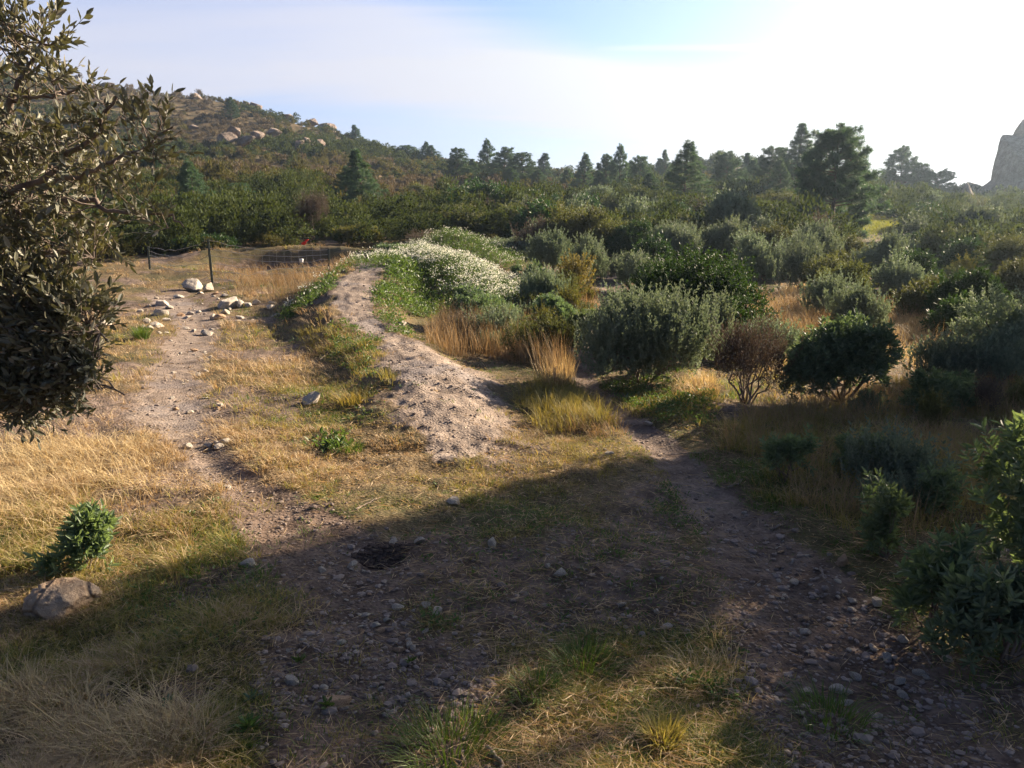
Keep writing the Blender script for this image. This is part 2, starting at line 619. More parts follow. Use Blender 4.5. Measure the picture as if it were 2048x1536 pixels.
def rock_mat(name, c0, c1, c2, scale=3.0, bump=0.03):
    m = bpy.data.materials.new(name)
    m.use_nodes = True
    t = NT(m.node_tree)
    p = t.n['Principled BSDF']
    tcn = t('ShaderNodeTexCoord')
    oi = t('ShaderNodeObjectInfo')
    off = t('ShaderNodeVectorMath', {0: tcn.outputs['Object'], 1: t('ShaderNodeCombineXYZ', {0: t.math('MULTIPLY', oi.outputs['Random'], 37.0), 1: 0.0, 2: t.math('MULTIPLY', oi.outputs['Random'], 11.0)}).outputs[0]}, operation='ADD')
    nz = t('ShaderNodeTexNoise', {'Vector': off.outputs[0], 'Scale': scale, 'Detail': 9, 'Roughness': 0.62, 'Distortion': 0.4})
    nf = t('ShaderNodeTexNoise', {'Vector': off.outputs[0], 'Scale': scale * 7, 'Detail': 6, 'Roughness': 0.7})
    vo = t('ShaderNodeTexVoronoi', {'Vector': off.outputs[0], 'Scale': scale * 1.6}, feature='DISTANCE_TO_EDGE')
    col = t.mix(t.smooth(nz.outputs[0], 0.35, 0.62), c0, c1)
    col = t.mix(t.math('MULTIPLY', t.smooth(nf.outputs[0], 0.52, 0.68), 0.7), col, c2)
    col = t.mix(t.math('MULTIPLY', t.smooth(vo.outputs[0], 0.05, 0.0), 0.5), col, tuple(v * 0.4 for v in c2))
    t.l.new(col, p.inputs['Base Color'])
    p.inputs['Roughness'].default_value = 0.92
    p.inputs['Specular IOR Level'].default_value = 0.25
    hh = t.math('ADD', t.math('MULTIPLY', nz.outputs[0], 1.0), t.math('MULTIPLY', nf.outputs[0], 0.45))
    hh = t.math('ADD', hh, t.math('MULTIPLY', t.smooth(vo.outputs[0], 0.0, 0.06), 0.25))
    bm = t('ShaderNodeBump', {'Strength': 0.9, 'Distance': bump, 'Height': hh})
    t.l.new(bm.outputs[0], p.inputs['Normal'])
    return m


def plain_mat(name, col, rough=0.6, spec=0.3, metal=0.0, noise=0.15, scale=20):
    m = bpy.data.materials.new(name)
    m.use_nodes = True
    t = NT(m.node_tree)
    p = t.n['Principled BSDF']
    nz = t('ShaderNodeTexNoise', {'Scale': scale, 'Detail': 4})
    t.l.new(t.mix(nz.outputs[0], tuple(c * (1 - noise) for c in col), tuple(min(1, c * (1 + noise)) for c in col)), p.inputs['Base Color'])
    p.inputs['Roughness'].default_value = rough
    p.inputs['Metallic'].default_value = metal
    p.inputs['Specular IOR Level'].default_value = spec
    return m


def ground_mat():
    m = bpy.data.materials.new('earth_and_litter')
    m.use_nodes = True
    t = NT(m.node_tree)
    p = t.n['Principled BSDF']
    g = t('ShaderNodeNewGeometry')
    pos = g.outputs['Position']
    dirt = t('ShaderNodeAttribute', attribute_name='dirt').outputs['Fac']
    pale = t('ShaderNodeAttribute', attribute_name='pale').outputs['Fac']
    nb = t('ShaderNodeTexNoise', {'Vector': pos, 'Scale': 0.9, 'Detail': 6, 'Roughness': 0.6})
    nm = t('ShaderNodeTexNoise', {'Vector': pos, 'Scale': 6.0, 'Detail': 8, 'Roughness': 0.65})
    nf = t('ShaderNodeTexNoise', {'Vector': pos, 'Scale': 60.0, 'Detail': 6, 'Roughness': 0.7})
    st = t('ShaderNodeMapping', {'Vector': pos, 'Scale': (40, 160, 40), 'Rotation': (0, 0, 0.6)})
    ns = t('ShaderNodeTexNoise', {'Vector': st.outputs[0], 'Scale': 1.0, 'Detail': 3, 'Distortion': 1.5})
    vo = t('ShaderNodeTexVoronoi', {'Vector': pos, 'Scale': 38.0, 'Randomness': 1.0})
    # bare earth: brown soil, paler pinkish crushed stone on the mound
    soil = t.mix(t.smooth(nm.outputs[0], 0.35, 0.65), (0.090, 0.062, 0.046), (0.20, 0.145, 0.112))
    crush = t.mix(t.smooth(nm.outputs[0], 0.35, 0.68), (0.20, 0.158, 0.128), (0.355, 0.288, 0.235))
    crush = t.mix(t.math('MULTIPLY', t.smooth(nb.outputs[0], 0.52, 0.60), 0.55), crush, (0.19, 0.175, 0.180))
    earth = t.mix(pale, soil, crush)
    pebb = t.mix(vo.outputs['Color'], (0.55, 0.55, 0.55), (1.35, 1.3, 1.25))
    earth = t.mix(0.55, earth, t.mix(1.0, earth, pebb, 'MULTIPLY'))
    # litter under the grass
    lit = t.mix(t.smooth(ns.outputs[0], 0.35, 0.65), (0.080, 0.056, 0.032), (0.235, 0.170, 0.090))
    lit = t.mix(t.math('MULTIPLY', t.smooth(nb.outputs[0], 0.45, 0.62), 0.6), lit, (0.060, 0.066, 0.026))
    lit = t.mix(t.math('MULTIPLY', t.smooth(nf.outputs[0], 0.5, 0.7), 0.4), lit, (0.05, 0.04, 0.028))
    edge = t.math('ADD', dirt, t.math('ADD', t.math('MULTIPLY', t.math('SUBTRACT', nf.outputs[0], 0.5), 0.7), t.math('MULTIPLY', t.math('SUBTRACT', nm.outputs[0], 0.5), 0.8)))
    col = t.mix(t.smooth(edge, 0.18, 0.80), lit, earth)
    t.l.new(col, p.inputs['Base Color'])
    p.inputs['Roughness'].default_value = 0.95
    p.inputs['Specular IOR Level'].default_value = 0.15
    hgt = t.math('ADD', t.math('MULTIPLY', nf.outputs[0], 0.8), t.math('MULTIPLY', t.smooth(vo.outputs['Distance'], 0.1, 0.55, 1.0, 0.0), 0.7))
    hgt = t.math('ADD', hgt, t.math('MULTIPLY', ns.outputs[0], 0.5))
    bm = t('ShaderNodeBump', {'Strength': 0.8, 'Distance': 0.012, 'Height': hgt})
    t.l.new(bm.outputs[0], p.inputs['Normal'])
    return m


M_GROUND = ground_mat()
M_DRY = leaf_mat('dry_straw', (0.40, 0.295, 0.16), (0.62, 0.49, 0.30), trans=0.30, rough=0.6, spec=0.25, c2=(0.22, 0.13, 0.055), warm=(1.2, 1.0, 0.65))
M_OLIVEGRASS = leaf_mat('fading_grass', (0.17, 0.17, 0.045), (0.40, 0.31, 0.11), trans=0.40, rough=0.6, spec=0.25, warm=(1.2, 1.1, 0.6))
M_GREEN = leaf_mat('green_grass', (0.055, 0.115, 0.022), (0.14, 0.21, 0.045), trans=0.42, rough=0.5, spec=0.35)
M_REED = leaf_mat('brown_stalks', (0.21, 0.14, 0.075), (0.40, 0.29, 0.165), trans=0.28, rough=0.7, spec=0.2, warm=(1.2, 1.0, 0.7))
M_WEED = leaf_mat('weed_leaf', (0.050, 0.092, 0.026), (0.12, 0.175, 0.055), trans=0.40, rough=0.45, spec=0.4)
M_LENT = leaf_mat('glossy_dark_leaf', (0.020, 0.048, 0.020), (0.050, 0.095, 0.030), trans=0.28, rough=0.55, spec=0.25)
M_GREY = leaf_mat('grey_green_leaf', (0.10, 0.135, 0.095), (0.21, 0.25, 0.175), trans=0.30, rough=0.65, spec=0.3, warm=(1.15, 1.15, 0.75))
M_BLUE = leaf_mat('blue_green_leaf', (0.058, 0.098, 0.064), (0.150, 0.205, 0.128), trans=0.36, rough=0.5, spec=0.35, warm=(1.3, 1.3, 0.6))
M_SPRIG = leaf_mat('sprig_leaf', (0.070, 0.110, 0.062), (0.175, 0.225, 0.125), trans=0.40, rough=0.5, spec=0.35, warm=(1.3, 1.3, 0.6))
M_OLIVE = leaf_mat('olive_leaf', (0.060, 0.072, 0.032), (0.14, 0.145, 0.065), trans=0.30, rough=0.65, spec=0.2)
M_YELL = leaf_mat('yellowing_leaf', (0.13, 0.108, 0.034), (0.23, 0.20, 0.075), trans=0.36, rough=0.6, spec=0.25, c2=(0.08, 0.09, 0.03), warm=(1.2, 1.1, 0.6))
M_TWIG = leaf_mat('brown_twig_leaf', (0.072, 0.056, 0.043), (0.15, 0.118, 0.09), trans=0.22, rough=0.7, spec=0.2, c2=(0.10, 0.115, 0.05), warm=(1.1, 1.0, 0.8))
M_SCRUB = leaf_mat('scrub_leaf', (0.070, 0.073, 0.027), (0.175, 0.160, 0.066), trans=0.30, rough=0.8, spec=0.1)
M_HOLM = leaf_mat('tree_leaf', (0.072, 0.078, 0.046), (0.205, 0.200, 0.138), trans=0.18, rough=0.52, spec=0.4, c2=(0.30, 0.28, 0.21), warm=(1.2, 1.15, 0.5))
M_PINE = leaf_mat('pine_needle', (0.034, 0.074, 0.052), (0.095, 0.155, 0.100), trans=0.34, rough=0.5, spec=0.3)
M_PETAL = leaf_mat('white_petal', (0.66, 0.64, 0.56), (0.80, 0.78, 0.70), trans=0.35, rough=0.7, spec=0.2, warm=(1.05, 1.05, 0.95))
M_BARK = bark_mat('grey_bark', (0.10, 0.075, 0.060), (0.22, 0.175, 0.145))
M_PBARK = bark_mat('pine_bark', (0.07, 0.05, 0.042), (0.17, 0.125, 0.105), 14)
M_WOOD = bark_mat('weathered_stick', (0.14, 0.105, 0.085), (0.34, 0.28, 0.23), 60)
M_ROCKFAR = rock_mat('hill_rock', (0.30, 0.23, 0.185), (0.43, 0.34, 0.28), (0.15, 0.125, 0.105), 1.6, 0.5)
M_LIME = rock_mat('pale_limestone', (0.42, 0.36, 0.29), (0.62, 0.55, 0.46), (0.22, 0.18, 0.15), 7, 0.012)
M_TANROCK = rock_mat('ochre_stone', (0.38, 0.24, 0.14), (0.52, 0.36, 0.24), (0.22, 0.14, 0.09), 9, 0.012)
M_PITTED = rock_mat('pitted_ochre', (0.40, 0.26, 0.15), (0.55, 0.40, 0.27), (0.20, 0.125, 0.08), 3.2, 0.10)
M_POST = plain_mat('dark_green_post', (0.012, 0.022, 0.018), 0.45, 0.5)
M_WIRE = plain_mat('galvanised_wire', (0.36, 0.34, 0.32), 0.45, 0.5, 0.7)
M_RED = plain_mat('red_tape', (0.75, 0.03, 0.015), 0.5, 0.3)
M_WHITE = plain_mat('white_plastic', (0.72, 0.71, 0.68), 0.4, 0.4)
M_SOIL = plain_mat('dark_dug_soil', (0.085, 0.060, 0.048), 0.95, 0.1, 0, 0.5, 40)

#==SETTING==
# ------------------------------------------------------------------ ground, paths, mound, hill: one sheet cut by what it is
def build_ground():
    fa = np.linspace(R(-44), R(44), 640)
    la = np.linspace(R(-180), R(-44.6), 70)
    ra = np.linspace(R(44.6), R(180), 70)[:-1]
    A = np.concatenate([la, fa, ra])
    rr = np.concatenate([[0.05], np.geomspace(0.5, 40, 640), np.geomspace(40.6, 330, 190)])
    na, nr = len(A), len(rr)
    X = (rr[:, None] * np.sin(A)[None]).ravel()
    Y = (rr[:, None] * np.cos(A)[None]).ravel()
    Z = H(X, Y)
    V = np.stack([X, Y, Z], -1)
    i = np.arange(nr - 1)[:, None] * na
    j = np.arange(na)[None]
    jn = (j + 1) % na
    Fc = np.stack([i + j, i + na + j, i + na + jn, i + jn], -1).reshape(-1, 4)[:, ::-1]
    dm, a, b, c = dirt_mask(X, Y)
    rad = np.hypot(X, Y)
    near = rad < 45
    dm = np.where(near, dm, 0)
    # patches of bare ground between tufts
    patch = sstep(0.53, 0.68, fbm(X * 0.9, Y * 0.9, 61)) * 0.75 * near
    dirt = np.maximum(dm, patch)
    pale = np.clip(np.maximum(c, np.maximum(a * sstep(3.6, 6.5, Y) * 0.75, b * 0.35)) + 0.25 * patch, 0, 1) * sstep(3.2, 5.0, Y)
    fm = dm[Fc].mean(1)
    fa_, fb_, fc_ = a[Fc].mean(1), b[Fc].mean(1), c[Fc].mean(1)
    fr = rad[Fc].mean(1)
    cls = np.zeros(len(Fc), int)
    cls[(np.maximum(fa_, fb_) > 0.5) & (fr < 30)] = 1
    cls[(fc_ > 0.5) & (fc_ >= np.maximum(fa_, fb_)) & (fr < 30)] = 2
    cls[fr > 36] = 3
    for k, nm in enumerate(('ground', 'path', 'earth_mound', 'hill')):
        f = Fc[cls == k]
        u, inv = np.unique(f, return_inverse=True)
        me = mesh_np(nm, V[u], inv.reshape(-1, 4), [M_GROUND], True, {'dirt': dirt[u], 'pale': pale[u]})
        tag(obj(nm, me), kind='structure')


build_ground()


# ------------------------------------------------------------------ rocks
def ico(sub):
    import bmesh
    bm = bmesh.new()
    bmesh.ops.create_icosphere(bm, subdivisions=sub, radius=1.0)
    bm.verts.ensure_lookup_table()
    V = np.array([v.co[:] for v in bm.verts])
    Fc = np.array([[v.index for v in f.verts] for f in bm.faces])
    bm.free()
    return V, Fc


ICO = {k: ico(k) for k in (1, 2, 3, 4, 5)}


def n3(P, s):
    return (fbm(P[:, 0] + P[:, 2] * 0.7, P[:, 1] - P[:, 2] * 0.6, s, 3) + fbm(P[:, 1] + 5.2, P[:, 2] + P[:, 0] * 0.4, s + 9, 3)) * 0.5 - 0.5


def rock_verts(sub, cuts=9, rough=0.22, seed=None, keep=0.62):
    """a blocky stone in a unit box: a sphere flattened by random planes, then roughened"""
    g = np.random.default_rng(seed if seed is not None else int(rng.integers(1e9)))
    V, Fc = ICO[sub]
    V = V.copy()
    for _ in range(cuts):
        n = g.normal(size=3)
        n /= np.linalg.norm(n)
        dcut = keep + g.random() * (0.95 - keep)
        h = V @ n
        ov = np.maximum(h - dcut, 0)
        V -= (ov * 0.94)[:, None] * n
    s = g.integers(100)
    V += nrm(V) * (n3(V * 1.7 + s, s) * rough * 1.2 + n3(V * 5 + s, s + 4) * rough * 0.45)[:, None]
    V /= np.abs(V).max(0)
    return V, Fc


ROCK_PROTO = {}


def rock_mesh(sub, mat, var, **kw):
    key = (sub, mat.name, var)
    if key not in ROCK_PROTO:
        V, Fc = rock_verts(sub, seed=var * 17 + sub, **kw)
        ROCK_PROTO[key] = mesh_np('rock', V, Fc, [mat], sub >= 5)
    return ROCK_PROTO[key]


def rock(name, label, loc, size, rz=0.0, mat=M_LIME, sub=3, var=0, tilt=(0, 0), sink=0.35, catg='rock', group=None, **kw):
    o = obj(name, rock_mesh(sub, mat, var, **kw))
    o.location = (float(loc[0]), float(loc[1]), float(loc[2]) + size[2] * (1 - 2 * sink) * 0.5)
    o.scale = (size[0] / 2, size[1] / 2, size[2] / 2)
    o.rotation_euler = (tilt[0], tilt[1], rz)
    return tag(o, label, catg, group)

# hillside outcrops: (px centre, py centre, distance, width px, height px, variant, tilt, label)
for (px, py, D, wpx, hpx, var, tl, lab) in [
    (395, 197, 153, 36, 26, 1, 0.1, 'pale pointed boulder on the hill crest, left of the wide crest outcrop'),
    (412, 202, 152, 30, 18, 2, 0.3, 'small boulder leaning on the pointed crest boulder'),
    (366, 199, 155, 16, 10, 3, 0.0, 'small grey knob of rock at the left end of the crest boulders'),
    (463, 205, 151, 46, 26, 4, 0.0, 'wide rounded outcrop on the hill crest behind the low dark pine'),
    (494, 207, 150, 22, 16, 5, 0.4, 'dark notched rock between the two largest crest outcrops'),
    (513, 215, 149, 42, 26, 6, 0.35, 'jagged pinkish outcrop stepping down the crest, right of the wide rounded one'),
    (574, 232, 149, 40, 14, 7, 0.3, 'low grey slab showing among shrubs on the hill crest'),
    (625, 243, 148, 34, 22, 8, 0.4, 'upper pinkish block of the long outcrop at the right end of the crest'),
    (655, 260, 147, 52, 32, 9, 0.55, 'lower pinkish slab of the long outcrop dropping toward the lone pine'),
    (215, 171, 158, 40, 14, 10, 0.2, 'grey slab under the dark shrubs on the hilltop, seen past the tree'),
    (100, 176, 158, 60, 22, 11, 0.1, 'pale hilltop slab seen through the near tree branches'),
    (8, 142, 165, 26, 20, 12, 0.0, 'pink rock on the hilltop at the edge of the photo, behind the tree twigs'),
    (390, 254, 112, 34, 12, 13, 0.1, 'grey rounded slab in the shade of the dark thicket on the mid slope'),
    (468, 262, 108, 48, 26, 14, 0.3, 'topmost block of the rock cluster on the mid slope below the dark thicket'),
    (448, 274, 106, 56, 26, 15, 0.2, 'broad pink block at the foot of the mid slope rock cluster'),
    (492, 277, 105, 54, 20, 16, 0.45, 'long slab sliding down right from the mid slope rock cluster'),
    (513, 268, 107, 40, 18, 17, 0.35, 'grey slab behind the long sliding slab on the mid slope'),
    (547, 263, 112, 44, 20, 18, 0.25, 'lone pale slab on the mid slope, right of the rock cluster'),
    (597, 285, 110, 34, 24, 19, 0.5, 'pale steep slab on the slope, first of three under the long outcrop'),
    (620, 283, 111, 40, 14, 20, 0.6, 'narrow tilted slab on the slope, second of three under the long outcrop'),
    (640, 285, 112, 24, 18, 21, 0.4, 'small pale slab on the slope, third of three under the long outcrop'),
    (1757, 378, 118, 12, 9, 22, 0.0, 'small brown boulder on the skyline between the big pine and the next pine'),
]:
    p = at(px, py, D)
    X = on(px, D)
    s = D / F
    sz = (wpx * s * 0.82, wpx * s * 0.7, hpx * s * 0.95)
    rock('hill_rock', lab, (p[0], p[1], p[2] - sz[2] * 0.6), sz, rng.random() * 6, M_ROCKFAR, 4, var, (0, tl), 0.0, 'rock', 'rocks on the hill', cuts=16, rough=0.16, keep=0.34)

# standing stone and the crag at the right
p = on(1924, 72)
stz = (at(1924, 364, 72)[2] - p[2]) / 2
V, Fc = rock_verts(4, 10, 0.12, 31, 0.6)
V[:, :2] *= (1.0 - 0.62 * sstep(-0.3, 1.15, V[:, 2]))[:, None]
o = obj('standing_stone', mesh_np('standing_stone', V * np.array([1.0, .9, stz * 1.05]), Fc, [M_ROCKFAR], True), None, (p[0], p[1], p[2] + stz * .95))
o.rotation_euler = (0, .10, .4)
tag(o, 'dark upright pointed boulder standing on the skyline left of the crag', 'boulder')


def crag():
    """stacked broken blocks stepping up to the right"""
    pcs = []
    for (x, y, z, sx, sy, sz, v, tl) in [(-9.5, -2, 1.0, 4.2, 5, 3.6, 3, .5), (-7, 0, 3.5, 4.6, 6, 6.0, 8, .35), (-4.2, 1, 7.5, 3.4, 5, 7.5, 12, .25), (-5.5, -3, 2.5, 5, 4, 4.5, 21, .5), (-1.5, 0, 8, 4.5, 6, 11, 25, .2), (-11.5, 1, 2.4, 3.2, 4, 3.6, 65, .45),
                                         (-2.6, -2.5, 12.5, 2.4, 3, 5.5, 27, .15), (2.5, 1, 10, 6, 8, 15, 33, .1), (0, -4, 4, 7, 4, 6, 41, .4), (7, 2, 8, 7, 9, 16, 45, 0), (-.8, 0, 17, 2.2, 3, 5, 49, .1), (11, 0, 5, 8, 9, 12, 51, 0)]:
        V, Fc = rock_verts(4, 22, .20, v, .38)
        V = V * np.array([sx, sy, sz])
        c, n = math.cos(tl), math.sin(tl)
        V = np.stack([V[:, 0] * c + V[:, 2] * n, V[:, 1], -V[:, 0] * n + V[:, 2] * c], -1)
        V += nrm(V) * (n3(V * .9, v) * .9)[:, None]
        pcs.append((V + np.array([x, y, z]), Fc, np.zeros(len(V))))
    V, Fc, _ = cat(pcs)
    q = on(2152, 98)
    o = obj('crag', mesh_np('crag', V, Fc, [M_ROCKFAR], False), None, (q[0], q[1], q[2] - 2.0))
    tag(o, 'tall hazy rock crag rising at the right edge of the photo', 'crag')


crag()
#==PLANTS==
# ------------------------------------------------------------------ plant generators (meshes in metres, base at the origin)
def lobes(n, rx, ry, h, low=0.25, solid=False):
    """overlapping clumps gathered round a few leaders: an uneven crown"""
    out = []
    lead = [(rng.random() * 2 * PI, 0.15 + 0.42 * rng.random(), 0.68 + 0.32 * rng.random()) for _ in range(int(rng.integers(2, 5)))]
    lead[0] = (lead[0][0], lead[0][1] * 0.6, 1.0)
    for i in range(n):
        la, lq, lh = lead[i % len(lead)]
        a = rng.random() * 2 * PI
        q = math.sqrt(rng.random()) * 0.48
        cx, cy_ = lq * math.cos(la) + q * math.cos(a), lq * math.sin(la) + q * math.sin(a)
        if solid:
            q = math.sqrt(rng.random()) * 0.70
            cx, cy_, lh = q * math.cos(a), q * math.sin(a), 0.86 + 0.14 * rng.random()
            q *= 0.55 / 0.8
        m = max(1.0, math.hypot(cx, cy_) / 0.78)
        cx, cy_ = cx / m, cy_ / m
        rad = 0.14 + 0.25 * rng.random()
        zc = h * lh * (low * 0.6 + (0.84 - low * 0.6) * math.sqrt(max(0.05, 1 - (q / 0.55) ** 2)) * (0.2 + 0.8 * rng.random() ** 0.6))
        rz = min(h * rad * 0.9, max(h - zc, 0.08 * h))
        out.append((rx * cx, ry * cy_, zc, rx * rad, ry * rad, rz))
    return np.array(out)


def crown_points(lb, n, fill=0.35):
    k = rng.integers(len(lb), size=n)
    d = rdir(n)
    d[:, 2] = np.where(d[:, 2] < -0.6, -d[:, 2] * 0.6, d[:, 2])
    d = nrm(d)
    u = 1 - fill * rng.random(n) ** 1.6
    u = np.where(rng.random(n) < 0.20, 1 + 0.42 * rng.random(n) ** 1.5, u)
    c = lb[k]
    P = c[:, :3] + d * c[:, 3:6] * u[:, None]
    return P, d, k


def shrub_mesh(rx, ry, h, n_twig, twig, k_leaf, L, W, up=0.5, ang=0.9, nl=12, fold=0.25, far=False, fill=0.4, low=0.25, spread=1.0, mat=None, clump_tint=0.35, solid=False):
    """leafy shoots spread through the crown; returns the foliage mesh and the lobes for the stems"""
    lb = lobes(nl, rx, ry, h, low, solid)
    P, d, k = crown_points(lb, n_twig, fill)
    keep = P[:, 2] > 0.02
    P, d, k = P[keep], d[keep], k[keep]
    n = len(P)
    ax = nrm(d * (1 - up) * spread + np.array([0, 0, up]) + rng.normal(size=(n, 3)) * 0.22)
    tl = twig * (0.5 + 1.0 * rng.random(n) ** 1.5)
    t = np.tile((np.arange(k_leaf) + 0.5) / k_leaf, (n, 1)) + rng.normal(size=(n, k_leaf)) * 0.06
    B = P[:, None] + ax[:, None] * (t * tl[:, None])[..., None]
    # leaf directions turn round the shoot
    s = nrm(np.cross(ax, np.array([0.3, 0.2, 0.93])))
    b = np.cross(ax, s)
    phi = rng.random((n, 1)) * 6.28 + np.arange(k_leaf)[None] * 2.4 + rng.normal(size=(n, k_leaf)) * 0.3
    aa = ang * (1.15 - 0.5 * t) + rng.normal(size=(n, k_leaf)) * 0.15
    D = ax[:, None] * np.cos(aa)[..., None] + (s[:, None] * np.cos(phi)[..., None] + b[:, None] * np.sin(phi)[..., None]) * np.sin(aa)[..., None]
    lt = rng.random(len(lb))[k]
    tint = np.clip(lt[:, None] * clump_tint + rng.random((n, k_leaf)) * (1 - clump_tint) * 0.9 + 0.1 * t, 0, 0.999).ravel()
    Ls = (L * (0.7 + 0.6 * rng.random(n * k_leaf)))
    fn = cards if far else leaves
    kw = {} if far else {'fold': fold}
    V, Fc, T = fn(B.reshape(-1, 3), D.reshape(-1, 3), Ls, Ls * W / L, tint=tint, **kw)
    return mesh_np('foliage', V, Fc, [mat], False, {'tint': T}), lb


def stem_mesh(lb, rad, n=None, mat=M_BARK, base=0.06, up=0.15):
    parts = []
    for i, c in enumerate(lb if n is None else lb[:n]):
        a = np.array([c[0] * base * rng.random(), c[1] * base * rng.random(), -0.04])
        top = c[:3].copy()
        top[2] += c[5] * 0.3
        pts = wander(a, top, 6, 0.06, up * 0.3)
        parts.append(tube(pts, np.linspace(rad, rad * 0.3, 6), 5))
        for _ in range(3):
            q = pts[rng.integers(2, 5)]
            e = c[:3] + rdir(1)[0] * c[3:6] * 0.85
            parts.append(tube(wander(q, e, 4, 0.07), np.linspace(rad * 0.4, rad * 0.12, 4), 4))
    V, Fc, T = cat(parts)
    return mesh_np('stem', V, Fc, [mat], True)


SPEC = {  # what each sort of shrub looks like: leafy shoots per square metre of crown etc.
    'lentisk': dict(mat=M_LENT, twig=.10, k_leaf=9, L=.040, W=.017, up=.35, ang=1.0, dens=1.0, nl=26, clump_tint=.3),
    'grey': dict(mat=M_GREY, twig=.20, k_leaf=22, L=.034, W=.014, up=.80, ang=.75, dens=.50, nl=22, clump_tint=.35),
    'spurge': dict(mat=M_BLUE, twig=.06, k_leaf=13, L=.050, W=.0155, up=.55, ang=1.05, dens=.85, nl=13, clump_tint=.35),
    'blue': dict(mat=M_BLUE, twig=.07, k_leaf=10, L=.045, W=.016, up=.5, ang=1.0, dens=.9, nl=14, clump_tint=.45),
    'olive': dict(mat=M_OLIVE, twig=.11, k_leaf=10, L=.036, W=.014, up=.45, ang=.95, dens=.8, nl=16, clump_tint=.4),
    'yellow': dict(mat=M_YELL, twig=.13, k_leaf=8, L=.036, W=.022, up=.6, ang=1.0, dens=.6, nl=12, clump_tint=.3),
    'brown': dict(mat=M_TWIG, twig=.20, k_leaf=12, L=.026, W=.007, up=.75, ang=.6, dens=.55, nl=14, clump_tint=.3),
    'scrub': dict(mat=M_SCRUB, twig=.15, k_leaf=10, L=.05, W=.02, up=.65, ang=.8, dens=.5, nl=16, clump_tint=.4),
}


def shrub(kind, label, loc, wid, hgt, catg='shrub', group=None, dep=None, dens=1.0, far=False, name='shrub', ls=1.0, rz=None, low=0.22, stem_r=0.012, fill=0.4, nl=None, kmat=None, solid=False):
    s = dict(SPEC[kind])
    dd = s.pop('dens') * dens
    if nl:
        s['nl'] = nl
    if kmat:
        s['mat'] = kmat
    rx, ry = wid / 2, (dep or wid * 0.9) / 2
    s['L'] *= ls
    s['W'] *= ls
    s['twig'] *= 0.5 + 0.5 * ls
    area = 2 * PI * rx * ry + PI * (rx + ry) * hgt * 0.6
    n = int(area * 560 * dd / ls ** 1.7)
    n = max(60, min(n, 9000))
    me, lb = shrub_mesh(rx * 0.97, ry * 0.97, hgt * 0.97, n, far=far, low=low, fill=fill, solid=solid, **s)
    r = empty(name, loc, 0.0 if rz is None else rz)
    tag(r, label, catg, group)
    obj('foliage', me, r)
    obj('stem', stem_mesh(lb, stem_r, min(len(lb), 10)), r)
    return r


